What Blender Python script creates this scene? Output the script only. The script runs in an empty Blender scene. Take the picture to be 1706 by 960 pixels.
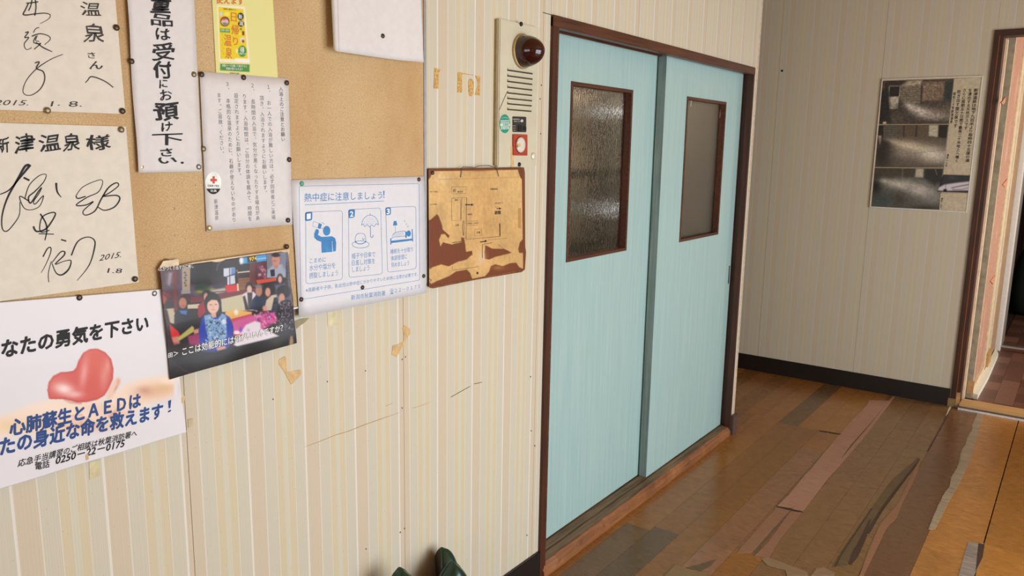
import bpy, math, random
import numpy as np
from mathutils import Matrix, Vector
from mathutils.geometry import tessellate_polygon

random.seed(7)
SC = bpy.context.scene
COL = SC.collection
# ------------------------------------------------------------------ camera
YAW, PITCH, ROLL, FPX = 0.62889638, -0.17822838, 0.01685291, 1305.597
CAM = np.array([1.37, 0.0, 1.4618])


def cam_axes():
    f = np.array([-math.sin(YAW) * math.cos(PITCH), math.cos(YAW) * math.cos(PITCH), math.sin(PITCH)])
    r = np.array([math.cos(YAW), math.sin(YAW), 0.0])
    u = np.cross(r, f)
    return (math.cos(ROLL) * r + math.sin(ROLL) * u, -math.sin(ROLL) * r + math.cos(ROLL) * u, f)


R_, U_, F_ = cam_axes()
cd = bpy.data.cameras.new('camera')
cam = bpy.data.objects.new('camera', cd)
COL.objects.link(cam)
M = Matrix(((R_[0], U_[0], -F_[0], CAM[0]), (R_[1], U_[1], -F_[1], CAM[1]), (R_[2], U_[2], -F_[2], CAM[2]), (0, 0, 0, 1)))
cam.matrix_world = M
cd.sensor_width = 36
cd.lens = FPX / 1706 * 36
cd.clip_start = 0.02
SC.camera = cam

# ------------------------------------------------------------------ world, light, exposure
SC.view_settings.view_transform = 'Standard'
SC.view_settings.look = 'None'
SC.view_settings.gamma = 1
SC.view_settings.use_curve_mapping = False
SC.view_settings.exposure = -0.14
w = bpy.data.worlds.new('world')
SC.world = w
w.use_nodes = True
w.node_tree.nodes['Background'].inputs[0].default_value = (0.80, 0.90, 1.0, 1)
w.node_tree.nodes['Background'].inputs[1].default_value = 1.0


def area(name, loc, direction, sx, sy, power, color):
    l = bpy.data.lights.new(name, 'AREA')
    l.shape = 'RECTANGLE'
    l.size = sx
    l.size_y = sy
    l.energy = power
    l.color = color
    o = bpy.data.objects.new(name, l)
    COL.objects.link(o)
    o.location = loc
    o.rotation_euler = Vector(direction).to_track_quat('-Z', 'Y').to_euler()
    return o


# daylight entering through the glazed entrance in the right-hand wall, the end window and the porch
area('entrance_daylight', (3.25, 1.95, 0.95), (-1, 0, 0), 3.0, 1.8, 112, (0.91, 0.965, 1.0))
area('rear_window_daylight', (1.4, -2.75, 1.5), (0, 1, 0), 2.0, 1.3, 26, (1.0, 0.95, 0.88))
area('porch_daylight', (2.85, 6.1, 1.3), (-1, 0, -0.15), 1.3, 1.9, 42, (1.0, 0.97, 0.92))
area('changing_room_fill', (-0.36, 3.2, 2.3), (-0.2, 0, -1), 0.22, 0.22, 13, (1.0, 0.95, 0.88))  # added fill, brightens the rack behind the door glass; no fixture there
area('changing_room_backlight', (-2.85, 2.9, 1.55), (1, 0, 0), 1.9, 1.2, 60, (0.98, 0.97, 0.95))  # unseen light added to lift the grey seen through the door panes


# ------------------------------------------------------------------ helpers: measuring, colours, materials
def ray(px, py):
    return (px - 853) * R_ - (py - 480) * U_ + FPX * F_


class Plane:
    """A real plane of the building; a(), b() run along it."""

    def __init__(s, axis, val):
        s.axis, s.val = axis, val

    def to2(s, px, py):
        d = ray(px, py)
        i = 'xyz'.index(s.axis)
        t = (s.val - CAM[i]) / d[i]
        P = CAM + t * d
        return {'x': (P[1], P[2]), 'y': (P[0], P[2]), 'z': (P[0], P[1])}[s.axis]

    def P(s, a, b, lift=0.0):
        return {'x': (s.val + lift, a, b), 'y': (a, s.val - lift, b), 'z': (a, b, s.val + lift)}[s.axis]

    def scale(s, px, py):
        p, q = s.to2(px, py - 1), s.to2(px, py + 1)
        return math.hypot(p[0] - q[0], p[1] - q[1]) / 2


def proj(P):
    D = P - CAM
    z = D @ F_
    return 853 + FPX * (D @ R_) / z, 480 - FPX * (D @ U_) / z


def lin(c):
    c = np.asarray(c, float) / 255.0
    return np.where(c <= 0.04045, c / 12.92, ((c + 0.055) / 1.055) ** 2.4)


def rgba(c):
    r = lin(c)
    return (float(r[0]), float(r[1]), float(r[2]), 1.0)


class NT:
    def __init__(s, name):
        s.m = bpy.data.materials.new(name)
        s.m.use_nodes = True
        s.t = s.m.node_tree
        s.b = s.t.nodes['Principled BSDF']

    def n(s, kind, **kw):
        nd = s.t.nodes.new(kind)
        for k, v in kw.items():
            if k.startswith('i_'):
                key = k[2:]
                key = int(key) if key.isdigit() else key.replace('_', ' ')
                nd.inputs[key].default_value = v
            else:
                setattr(nd, k, v)
        return nd

    def l(s, a, b):
        s.t.links.new(a, b)

    def coords(s, scale=(1, 1, 1), kind='pos'):
        if kind == 'pos':
            g = s.n('ShaderNodeNewGeometry').outputs['Position']
        else:
            g = s.n('ShaderNodeTexCoord').outputs['Object']
        mp = s.n('ShaderNodeMapping')
        mp.inputs['Scale'].default_value = scale
        s.l(g, mp.inputs[0])
        return mp.outputs[0]

    def noise(s, scale, nscale=1.0, detail=3, rough=0.55, kind='pos'):
        nz = s.n('ShaderNodeTexNoise')
        nz.inputs['Scale'].default_value = nscale
        nz.inputs['Detail'].default_value = detail
        nz.inputs['Roughness'].default_value = rough
        s.l(s.coords(scale, kind), nz.inputs['Vector'])
        return nz.outputs['Fac']

    def ramp(s, fac, stops, interp='LINEAR'):
        r = s.n('ShaderNodeValToRGB')
        e = r.color_ramp.elements
        r.color_ramp.interpolation = interp
        while len(e) < len(stops):
            e.new(0.5)
        for el, (p, c) in zip(e, sorted(stops, key=lambda q: q[0])):
            el.position = p
            el.color = c if len(c) == 4 else rgba(c)
        s.l(fac, r.inputs[0])
        return r.outputs[0]

    def mix(s, fac, a, b, mode='MIX'):
        m = s.n('ShaderNodeMix', data_type='RGBA', blend_type=mode)
        for sock, v in ((m.inputs[0], fac), (m.inputs[6], a), (m.inputs[7], b)):
            if isinstance(v, bpy.types.NodeSocket):
                s.l(v, sock)
            elif isinstance(v, (int, float)):
                sock.default_value = v
            else:
                sock.default_value = v if len(v) == 4 else rgba(v)
        return m.outputs[2]

    def bump(s, h, strength=0.2, dist=0.002):
        b = s.n('ShaderNodeBump')
        b.inputs['Strength'].default_value = strength
        b.inputs['Distance'].default_value = dist
        s.l(h, b.inputs['Height'])
        s.l(b.outputs[0], s.b.inputs['Normal'])


def plain(name, c, rough=0.5, metal=0.0, var=0.06, coat=0.0, vscale=60):
    t = NT(name)
    f = t.noise((1, 1, 1), vscale, 4)
    a = tuple(max(0, x * (1 - var)) for x in c)
    b = tuple(min(255, x * (1 + var)) for x in c)
    t.l(t.ramp(f, [(0.3, a), (0.7, b)]), t.b.inputs['Base Color'])
    t.b.inputs['Roughness'].default_value = rough
    t.b.inputs['Metallic'].default_value = metal
    t.b.inputs['Coat Weight'].default_value = coat
    t.b.inputs['Coat Roughness'].default_value = 0.12
    return t.m


def wood(name, dark, light, axis, rough=0.45, fine=1.0, bump=0.25):
    t = NT(name)
    sc = {'x': (4, 90, 90), 'y': (90, 4, 90), 'z': (90, 90, 3)}[axis]
    f = t.noise(tuple(x * fine for x in sc), 1.0, 5, 0.65)
    g = t.noise((5, 5, 5), 1.0, 2)
    c = t.ramp(f, [(0.32, dark), (0.62, light)])
    t.l(t.mix(0.35, c, t.ramp(g, [(0.3, dark), (0.7, light)])), t.b.inputs['Base Color'])
    t.b.inputs['Roughness'].default_value = rough
    t.bump(f, bump, 0.001)
    return t.m


def print_mat(name, rough=0.55, coat=0.0, bump=0.0):
    t = NT(name)
    t.b.inputs['Specular IOR Level'].default_value = 0.35
    a = t.n('ShaderNodeVertexColor', layer_name='Col')
    t.l(a.outputs[0], t.b.inputs['Base Color'])
    t.b.inputs['Roughness'].default_value = rough
    t.b.inputs['Coat Weight'].default_value = coat
    t.b.inputs['Coat Roughness'].default_value = 0.15
    if bump:
        t.bump(t.noise((1, 1, 1), 14, 2), bump, 0.004)
    return t.m


def wallpaper(name, axis, K=0.7, L=0.1):
    t = NT(name)
    g = t.n('ShaderNodeNewGeometry').outputs['Position']
    sp = t.n('ShaderNodeSeparateXYZ')
    t.l(g, sp.inputs[0])
    pos = sp.outputs['Y' if axis == 'y' else 'X']
    a1 = t.n('ShaderNodeMath', operation='SUBTRACT')
    t.l(pos, a1.inputs[0])
    a1.inputs[1].default_value = 1.415 - 0.1503 * 20
    d = t.n('ShaderNodeMath', operation='DIVIDE')
    t.l(a1.outputs[0], d.inputs[0])
    d.inputs[1].default_value = 0.1503
    fr = t.n('ShaderNodeMath', operation='FRACT')
    t.l(d.outputs[0], fr.inputs[0])
    pink, grey, tan, band, line, bl = [tuple(ct * q + (1 - ct) * m for q, m in zip(c, (210, 201, 181))) for ct, c in ((K, (210, 194, 168)), (K, (209, 203, 184)), (K, (215, 200, 165)), (K, (213, 210, 189)), (K + L, (226, 220, 205)), (K + 2 * L, (232, 229, 219)))]
    S = [(0.0, pink), (0.125, line), (0.142, grey), (0.335, line), (0.347, tan), (0.455, band), (0.545, tan), (0.653, line), (0.665, grey), (0.855, bl), (0.885, pink)]
    c = t.ramp(fr.outputs[0], S, 'CONSTANT')
    sc = (0, 700, 0) if axis == 'y' else (700, 0, 0)
    f = t.noise(sc, 1.0, 1)
    c = t.mix(0.3, c, t.ramp(f, [(0.3, (205, 205, 200)), (0.62, (255, 255, 255))]), 'MULTIPLY')
    # age: yellow nicotine film and faint blotches
    g2 = t.noise((1.1, 1.1, 1.1), 1.0, 4, 0.6)
    c = t.mix(t.ramp(g2, [(0.42, (0, 0, 0)), (0.75, (70, 70, 70))]), c, (200, 178, 140))
    sp2 = t.noise((260, 260, 260), 1.0, 0)
    c = t.mix(t.ramp(sp2, [(0.80, (0, 0, 0)), (0.83, (150, 150, 150))]), c, (120, 95, 70))
    t.l(c, t.b.inputs['Base Color'])
    t.b.inputs['Roughness'].default_value = 0.5
    t.bump(f, 0.12, 0.0006)
    return t.m


def floor_mat(name):
    t = NT(name)
    oi = t.n('ShaderNodeObjectInfo')
    base = oi.outputs['Color']
    grain = t.noise((22, 130, 40), 1.0, 5, 0.6)
    mott = t.noise((16, 30, 20), 1.0, 5, 0.62)
    big = t.noise((2.4, 1.6, 2.0), 1.0, 3)
    spk = t.noise((46, 120, 40), 1.0, 3, 0.6)
    c = t.mix(0.55, base, t.ramp(grain, [(0.3, (150, 145, 140)), (0.7, (255, 255, 255))]), 'MULTIPLY')
    c = t.mix(t.ramp(mott, [(0.40, (0, 0, 0)), (0.66, (120, 120, 120))]), c, (112, 90, 60))
    c = t.mix(t.ramp(big, [(0.50, (0, 0, 0)), (0.68, (80, 80, 80))]), c, (104, 86, 58))
    c = t.mix(t.ramp(spk, [(0.60, (0, 0, 0)), (0.74, (120, 120, 120))]), c, (190, 162, 126))
    bl = t.noise((9, 5, 9), 1.0, 5, 0.7)
    c = t.mix(t.ramp(bl, [(0.47, (0, 0, 0)), (0.60, (90, 90, 90))]), c, (96, 70, 42))
    hb = t.noise((30, 260, 40), 1.0, 3, 0.7)
    c = t.mix(0.35, c, t.ramp(hb, [(0.35, (150, 140, 130)), (0.65, (255, 255, 255))]), 'MULTIPLY')
    t.l(c, t.b.inputs['Base Color'])
    rr = t.ramp(mott, [(0.3, (100, 100, 100)), (0.7, (160, 160, 160))])
    t.l(rr, t.b.inputs['Roughness'])
    t.b.inputs['Specular IOR Level'].default_value = 0.35
    t.bump(grain, 0.25, 0.0012)
    return t.m


def glass_mat(name, rough, bumpy, tint=(225, 228, 222)):
    t = NT(name)
    t.b.inputs['Base Color'].default_value = rgba(tint)
    t.b.inputs['Roughness'].default_value = rough
    t.b.inputs['Transmission Weight'].default_value = 1.0
    t.b.inputs['IOR'].default_value = 1.45
    if bumpy:
        t.bump(t.noise((1, 120, 48), 1.0, 2, 0.5), bumpy, 0.004)
    return t.m


# ------------------------------------------------------------------ helpers: meshes and objects
def tag(o, label, cat=None, group=None, kind=None):
    o['label'] = label
    if cat:
        o['category'] = cat
    if group:
        o['group'] = group
    if kind:
        o['kind'] = kind
    return o


def empty(name, loc=(0, 0, 0)):
    o = bpy.data.objects.new(name, None)
    COL.objects.link(o)
    o.location = loc
    o.empty_display_size = 0.05
    return o


def link(name, me, mat, parent=None, smooth=False):
    if mat is not None:
        me.materials.append(mat)
    if smooth:
        me.polygons.foreach_set('use_smooth', [True] * len(me.polygons))
    o = bpy.data.objects.new(name, me)
    COL.objects.link(o)
    if parent is not None:
        o.parent = parent
        o.matrix_parent_inverse = Matrix.Translation(parent_world(parent)).inverted()
    return o


def parent_world(p):
    v = Vector((0, 0, 0))
    while p is not None:
        if p.type == 'EMPTY':
            v = v + p.location
        p = p.parent
    return v


class MB:
    def __init__(s):
        s.v, s.f = [], []

    def box(s, a, b, bev=0.0):
        x0, y0, z0 = (min(a[i], b[i]) for i in range(3))
        x1, y1, z1 = (max(a[i], b[i]) for i in range(3))
        k = len(s.v)
        if bev <= 0:
            s.v += [(x0, y0, z0), (x1, y0, z0), (x1, y1, z0), (x0, y1, z0), (x0, y0, z1), (x1, y0, z1), (x1, y1, z1), (x0, y1, z1)]
            s.f += [tuple(k + i for i in q) for q in ((0, 3, 2, 1), (4, 5, 6, 7), (0, 1, 5, 4), (1, 2, 6, 5), (2, 3, 7, 6), (3, 0, 4, 7))]
        else:
            e = min(bev, (x1 - x0) / 2.01, (y1 - y0) / 2.01, (z1 - z0) / 2.01)
            import bmesh
            bm = bmesh.new()
            bmesh.ops.create_cube(bm, size=1)
            for v in bm.verts:
                v.co = Vector(((x0 + x1) / 2 + v.co.x * (x1 - x0), (y0 + y1) / 2 + v.co.y * (y1 - y0), (z0 + z1) / 2 + v.co.z * (z1 - z0)))
            bmesh.ops.bevel(bm, geom=list(bm.edges), offset=e, segments=2, affect='EDGES')
            bm.verts.index_update()
            s.v += [tuple(v.co) for v in bm.verts]
            s.f += [tuple(k + v.index for v in f.verts) for f in bm.faces]
            bm.free()
        return s

    def tube(s, pts, r, n=8, cap=True):
        pts = [Vector(p) for p in pts]
        k = len(s.v)
        rs = r if isinstance(r, (list, tuple)) else [r] * len(pts)
        for i, p in enumerate(pts):
            d = (pts[min(i + 1, len(pts) - 1)] - pts[max(i - 1, 0)]).normalized()
            a = Vector((0, 0, 1)) if abs(d.z) < 0.9 else Vector((1, 0, 0))
            e1 = d.cross(a).normalized()
            e2 = d.cross(e1)
            for j in range(n):
                t = 2 * math.pi * j / n
                s.v.append(tuple(p + (e1 * math.cos(t) + e2 * math.sin(t)) * rs[i]))
        for i in range(len(pts) - 1):
            for j in range(n):
                s.f.append((k + i * n + j, k + i * n + (j + 1) % n, k + (i + 1) * n + (j + 1) % n, k + (i + 1) * n + j))
        if cap:
            s.f.append(tuple(k + j for j in range(n))[::-1])
            s.f.append(tuple(k + (len(pts) - 1) * n + j for j in range(n)))
        return s

    def lathe(s, c, axis, prof, n=24):
        """prof: list of (radius, distance along axis)"""
        ax = Vector(axis).normalized()
        a = Vector((0, 0, 1)) if abs(ax.z) < 0.9 else Vector((1, 0, 0))
        e1 = ax.cross(a).normalized()
        e2 = ax.cross(e1)
        k = len(s.v)
        for r, h in prof:
            for j in range(n):
                t = 2 * math.pi * j / n
                s.v.append(tuple(Vector(c) + ax * h + (e1 * math.cos(t) + e2 * math.sin(t)) * max(r, 1e-5)))
        for i in range(len(prof) - 1):
            for j in range(n):
                s.f.append((k + i * n + j, k + (i + 1) * n + j, k + (i + 1) * n + (j + 1) % n, k + i * n + (j + 1) % n))
        s.f.append(tuple(k + j for j in range(n)))
        s.f.append(tuple(k + (len(prof) - 1) * n + j for j in range(n))[::-1])
        return s

    def prism(s, pts2, plane, t0, t1):
        """solid from a 2D outline on a plane, between lifts t0 and t1"""
        k = len(s.v)
        n = len(pts2)
        s.v += [plane.P(a, b, t0) for a, b in pts2] + [plane.P(a, b, t1) for a, b in pts2]
        tri = tessellate_polygon([[Vector((a, b, 0)) for a, b in pts2]])
        s.f += [tuple(k + n + i for i in q) for q in tri] + [tuple(k + i for i in q)[::-1] for q in tri]
        s.f += [(k + i, k + (i + 1) % n, k + n + (i + 1) % n, k + n + i) for i in range(n)]
        return s

    def build(s, name, mat, parent=None, smooth=False):
        me = bpy.data.meshes.new(name)
        me.from_pydata([tuple(map(float, v)) for v in s.v], [], s.f)
        me.update()
        import bmesh
        bm = bmesh.new()
        bm.from_mesh(me)
        bmesh.ops.recalc_face_normals(bm, faces=bm.faces)
        bm.to_mesh(me)
        bm.free()
        return link(name, me, mat, parent, smooth)


def boxo(name, a, b, mat, parent=None, bev=0.0):
    return MB().box(a, b, bev).build(name, mat, parent)


# ---- flat print: lettering and line work as thin ink meshes lying on the paper
_gc = {}


def shifts(bold):
    """heavier writing = the same outline laid down several times, slightly shifted"""
    if bold <= 0.002:
        return [(0, 0)]
    b = bold * 0.9
    return [(0, 0), (b, 0), (-b, 0), (0, b), (0, -b)] + ([(b * .7, b * .7), (-b * .7, -b * .7), (b * .7, -b * .7), (-b * .7, b * .7)] if bold > 0.015 else [])


def glyphs(text, bold=0.0):
    bold = 0.0
    key = (text, bold)
    if key not in _gc:
        c = bpy.data.curves.new('lettering_source', 'FONT')
        c.body = text
        c.offset = bold
        c.resolution_u = 2
        o = bpy.data.objects.new('lettering_source', c)
        COL.objects.link(o)
        dg = bpy.context.evaluated_depsgraph_get()
        m = bpy.data.meshes.new_from_object(o.evaluated_get(dg))
        v = np.empty(len(m.vertices) * 3)
        m.vertices.foreach_get('co', v)
        v = v.reshape(-1, 3)[:, :2]
        f = [tuple(p.vertices) for p in m.polygons]
        bpy.data.objects.remove(o)
        bpy.data.curves.remove(c)
        bpy.data.meshes.remove(m)
        _gc[key] = (v, f)
    return _gc[key]


class Ink:
    def __init__(s, plane, frame=(0, 0, 1), lift=0.0, on=None):
        s.pl, s.fr, s.lift, s.on = plane, frame, lift, on
        s.v, s.f = [], []

    def px(s, p):
        x0, y0, k = s.fr
        return (x0 + p[0] / k, y0 + p[1] / k)

    def t2(s, p):
        return np.array(s.pl.to2(*s.px(p)))

    def add(s, v2, f, dz=0.0):
        k = len(s.v)
        s.v += [s.pl.P(a, b, s.lift + dz + (s.on(a, b) if s.on else 0)) for a, b in v2]
        s.f += [tuple(k + i for i in q) for q in f]

    def line(s, text, p0, p1, h, bold=0.0, em=0.9, shear=0.0, drop=0.07):
        v, f = glyphs(text, bold)
        if len(v) == 0:
            return
        A, B = s.t2(p0), s.t2(p1)
        q0 = s.px(p0)
        up = np.array(s.pl.to2(q0[0], q0[1] - h / s.fr[2])) - A
        x0, x1 = v[:, 0].min(), v[:, 0].max()
        for k, (dx, dy) in enumerate(shifts(bold)):
            X = (v[:, 0] + dx - x0) / (x1 - x0)
            Y = (v[:, 1] + dy + drop) / em
            X = X + Y * shear
            s.add(A + X[:, None] * (B - A) + Y[:, None] * up, f, k * 2e-5)

    def glyph(s, ch, c, w_, h_, bold=0.0, hand=False):
        v, f = glyphs(ch, bold)
        lo, hi = v.min(0), v.max(0)
        n = (v - lo) / np.maximum(hi - lo, 1e-6) - 0.5
        if hand:
            ph = (sum(map(ord, ch)) % 17) * 0.7
            n = n + np.stack([0.035 * np.sin(n[:, 1] * 7 + ph) + 0.02 * np.sin(n[:, 0] * 15 + ph), 0.16 * n[:, 0] + 0.04 * np.sin(n[:, 0] * 6 + ph)], 1)
        C = s.t2(c)
        rt = s.t2((c[0] + w_, c[1])) - C
        rt[1] *= 0 if s.pl.axis == 'x' else 1
        up = s.t2((c[0], c[1] - h_)) - C
        for k, (dx, dy) in enumerate(shifts(bold)):
            s.add(C + (n[:, :1] + dx) * rt + (n[:, 1:] + dy) * up, f, k * 2e-5)

    def col(s, text, p0, p1, wd, bold=0.0, aspect=1.0):
        """vertical writing, top centre p0 to bottom centre p1"""
        A, B = s.t2(p0), s.t2(p1)
        n = len(text)
        step = (B - A) / n
        hgt = np.linalg.norm(step)
        C = s.t2((p0[0] + wd, p0[1]))
        size = abs(C[0] - A[0])
        dn = step / hgt
        rt = np.array([-dn[1], dn[0]])
        if rt[0] < 0:
            rt = -rt
        for i, ch in enumerate(text):
            if ch in ' 　':
                continue
            v, f = glyphs(ch, bold)
            o = A + step * (i + 0.5)
            adv = 1.0 if ord(ch) > 255 else 0.55
            for k, (dx, dy) in enumerate(shifts(bold)):
                X = (v[:, 0] + dx - adv / 2) * size
                Y = (v[:, 1] + dy - 0.38) * hgt * 0.97
                if ch in '。、':
                    X = X + size * 0.55
                    Y = Y + hgt * 0.5
                s.add(o + X[:, None] * rt - Y[:, None] * dn, f, k * 2e-5)

    def stroke(s, pts, w_, smooth=True, close=False):
        P = [np.array(p, float) for p in pts]
        if close:
            P.append(P[0])
        if smooth and len(P) > 2:
            Q = []
            for i in range(len(P) - 1):
                a, b, c, d = P[max(i - 1, 0)], P[i], P[i + 1], P[min(i + 2, len(P) - 1)]
                for t in np.linspace(0, 1, 6, endpoint=False):
                    Q.append(0.5 * (2 * b + (c - a) * t + (2 * a - 5 * b + 4 * c - d) * t * t + (3 * b - a - 3 * c + d) * t ** 3))
            Q.append(P[-1])
            P = Q
        ws = w_ if isinstance(w_, (list, tuple)) else [w_, w_]
        L, Rr = [], []
        n = len(P)
        for i in range(n):
            d = P[min(i + 1, n - 1)] - P[max(i - 1, 0)]
            l = np.hypot(*d)
            d = d / l if l > 1e-9 else np.array([1.0, 0])
            t = i / max(n - 1, 1) * (len(ws) - 1)
            j = min(int(t), len(ws) - 2)
            ww = ws[j] + (ws[j + 1] - ws[j]) * (t - j)
            o = np.array([-d[1], d[0]]) * ww / 2
            L.append(s.t2(P[i] + o))
            Rr.append(s.t2(P[i] - o))
        s.add(L + Rr, [(i, i + 1, n + i + 1, n + i) for i in range(n - 1)])

    def poly(s, pts):
        p = [s.t2(q) for q in pts]
        tri = tessellate_polygon([[Vector((a, b, 0)) for a, b in p]])
        s.add(p, [tuple(q) for q in tri])

    def ell(s, c, rx, ry, n=28, a0=0, a1=360):
        s.poly([(c[0] + rx * math.cos(math.radians(a0 + (a1 - a0) * i / n)), c[1] + ry * math.sin(math.radians(a0 + (a1 - a0) * i / n))) for i in range(n)])

    def ring(s, c, rx, ry, w_, n=28, a0=0, a1=360):
        s.stroke([(c[0] + rx * math.cos(math.radians(a0 + (a1 - a0) * i / n)), c[1] + ry * math.sin(math.radians(a0 + (a1 - a0) * i / n))) for i in range(n + 1)], w_, False)

    def build(s, name, mat, parent, label=None):
        me = bpy.data.meshes.new(name)
        me.from_pydata([tuple(map(float, v)) for v in s.v], [], s.f)
        me.update()
        o = link(name, me, mat, parent)
        o['kind'] = 'stuff'
        if label:
            o['label'] = label
        return o


class Canvas:
    """paints colours of a print on the points of a sheet (positions measured on the photograph)"""

    def __init__(s, X, Y, base):
        s.X0, s.Y0 = X, Y
        s.X, s.Y = X, Y
        s.k = 1
        s.c = np.tile(np.array(base, float), (len(X), 1))
        s.rng = np.random.RandomState(3)

    def frame(s, x0, y0, k):
        s.X, s.Y, s.k = (s.X0 - x0) * k, (s.Y0 - y0) * k, k
        return s

    def put(s, a, col):
        s.c += a[:, None] * (np.array(col, float) - s.c)

    def sd(s, pts):
        d = np.full(len(s.X), 1e9)
        ins = np.zeros(len(s.X), bool)
        n = len(pts)
        for i in range(n):
            (x0, y0), (x1, y1) = pts[i], pts[(i + 1) % n]
            ex, ey = x1 - x0, y1 - y0
            t = np.clip(((s.X - x0) * ex + (s.Y - y0) * ey) / (ex * ex + ey * ey + 1e-9), 0, 1)
            d = np.minimum(d, np.hypot(s.X - x0 - t * ex, s.Y - y0 - t * ey))
            if y0 != y1:
                ins ^= ((y0 > s.Y) != (y1 > s.Y)) & (s.X < ex * (s.Y - y0) / (y1 - y0) + x0)
        return np.where(ins, -d, d)

    def poly(s, pts, col, soft=1.0, al=1.0):
        s.put(al * np.clip(0.5 - s.sd(pts) / (soft * s.k), 0, 1), col)
        return s

    def ell(s, cx, cy, rx, ry, col, soft=1.0, al=1.0, rot=0):
        a = math.radians(rot)
        dx, dy = s.X - cx, s.Y - cy
        u, v = dx * math.cos(a) + dy * math.sin(a), -dx * math.sin(a) + dy * math.cos(a)
        r = np.hypot(u / rx, v / ry)
        s.put(al * np.clip(0.5 - (r - 1) * min(rx, ry) / (soft * s.k), 0, 1), col)
        return s

    def blob(s, cx, cy, rx, ry, col, al=1.0, rot=0):
        a = math.radians(rot)
        dx, dy = s.X - cx, s.Y - cy
        u, v = dx * math.cos(a) + dy * math.sin(a), -dx * math.sin(a) + dy * math.cos(a)
        s.put(al * np.exp(-((u / rx) ** 2 + (v / ry) ** 2)), col)
        return s

    def line(s, pts, wd, col, al=1.0, soft=1.0):
        d = np.full(len(s.X), 1e9)
        for (x0, y0), (x1, y1) in zip(pts[:-1], pts[1:]):
            ex, ey = x1 - x0, y1 - y0
            t = np.clip(((s.X - x0) * ex + (s.Y - y0) * ey) / (ex * ex + ey * ey + 1e-9), 0, 1)
            d = np.minimum(d, np.hypot(s.X - x0 - t * ex, s.Y - y0 - t * ey))
        s.put(al * np.clip(0.5 - (d - wd / 2) / (soft * s.k), 0, 1), col)
        return s

    def vnoise(s, sx, sy, seed=0):
        r = np.random.RandomState(seed)
        G = r.rand(64, 64)
        u, v = s.X / sx, s.Y / sy
        i, j = np.floor(u).astype(int), np.floor(v).astype(int)
        a, b = u - i, v - j
        a, b = a * a * (3 - 2 * a), b * b * (3 - 2 * b)
        g = lambda p, q: G[p % 64, q % 64]
        return (g(i, j) * (1 - a) + g(i + 1, j) * a) * (1 - b) + (g(i, j + 1) * (1 - a) + g(i + 1, j + 1) * a) * b

    def grain(s, amp, sx, sy, seed=0):
        s.c *= (1 + amp * (s.vnoise(sx, sy, seed) - 0.5) * 2)[:, None]
        return s


def sheet(name, quad, plane, nx, ny, mat, paint=None, base=(235, 232, 228), bend=None, parent=None, thick=0.0005):
    """a paper sheet with real thickness: quad = measured corners tl, tr, br, bl"""
    q = [np.array(plane.to2(*p)) for p in quad]
    u, v = np.meshgrid(np.linspace(0, 1, nx + 1), np.linspace(0, 1, ny + 1))
    u, v = u.ravel(), v.ravel()
    P2 = (q[0] * ((1 - u) * (1 - v))[:, None] + q[1] * (u * (1 - v))[:, None] + q[2] * (u * v)[:, None] + q[3] * ((1 - u) * v)[:, None])
    off = bend(u, v) if bend else np.zeros(len(u))
    P3 = np.array([plane.P(a, b, o + thick) for (a, b), o in zip(P2, off)])
    W = nx + 1
    f = [(j * W + i, (j + 1) * W + i, (j + 1) * W + i + 1, j * W + i + 1) for j in range(ny) for i in range(nx)]
    # skirt
    rim = [i for i in range(W)] + [j * W + nx for j in range(1, ny + 1)] + [ny * W + i for i in range(nx - 1, -1, -1)] + [j * W for j in range(ny - 1, 0, -1)]
    nrm = np.array(plane.P(0, 0, 1)) - np.array(plane.P(0, 0, 0))
    B3 = P3[rim] - nrm * thick
    k = len(P3)
    n = len(rim)
    f += [(rim[i], rim[(i + 1) % n], k + (i + 1) % n, k + i) for i in range(n)]
    V = np.vstack([P3, B3])
    me = bpy.data.meshes.new(name)
    me.from_pydata(V.tolist(), [], f)
    me.update()
    if paint:
        X, Y = proj(P3)
        cv = Canvas(X, Y, base)
        paint(cv)
        if mat.name == 'photographic_print':
            cv.c = np.clip((cv.c - 60) * 1.25 + 72, 8, 240)
        c = np.vstack([cv.c, cv.c[rim]])
        cl = np.ones((len(V), 4))
        cl[:, :3] = lin(np.clip(c, 0, 255))
        at = me.color_attributes.new('Col', 'FLOAT_COLOR', 'POINT')
        at.data.foreach_set('color', cl.ravel())
    return link(name, me, mat, parent, True)


def drape(quad, plane, bend, extra):
    """height of a bent sheet above its plane at plane coordinates a, b"""
    q = [np.array(plane.to2(*p)) for p in quad]

    def h(a, b):
        u = v = 0.5
        for _ in range(4):
            p = q[0] * (1 - u) * (1 - v) + q[1] * u * (1 - v) + q[2] * u * v + q[3] * (1 - u) * v
            du = (q[1] - q[0]) * (1 - v) + (q[2] - q[3]) * v
            dv = (q[3] - q[0]) * (1 - u) + (q[2] - q[1]) * u
            d = np.linalg.solve(np.array([[du[0], dv[0]], [du[1], dv[1]]]), np.array([a, b]) - p)
            u, v = u + d[0], v + d[1]
        return float(bend(np.array(u), np.array(v))) + extra
    return h


# ------------------------------------------------------------------ materials
M_wall_y = wallpaper('striped_wallpaper', 'y')
M_wall_x = wallpaper('striped_wallpaper_end', 'x', 0.45, -0.05)
M_floor = floor_mat('worn_floorboards')
M_brown = wood('dark_red_brown_wood', (40, 19, 11), (84, 44, 26), 'z')
M_brown_y = wood('dark_red_brown_wood_rail', (52, 27, 17), (102, 58, 38), 'y')
M_black = plain('black_brown_baseboard', (26, 19, 17), 0.45, 0, 0.1)
M_sill = wood('worn_orange_sill', (98, 58, 30), (162, 104, 60), 'y', 0.6)
M_silltop = wood('weathered_dark_sill', (58, 46, 36), (150, 122, 90), 'y', 0.7, 1.0, 0.5)
M_orange = wood('bare_orange_wood', (120, 66, 28), (170, 108, 58), 'z')
M_cork = None


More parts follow.
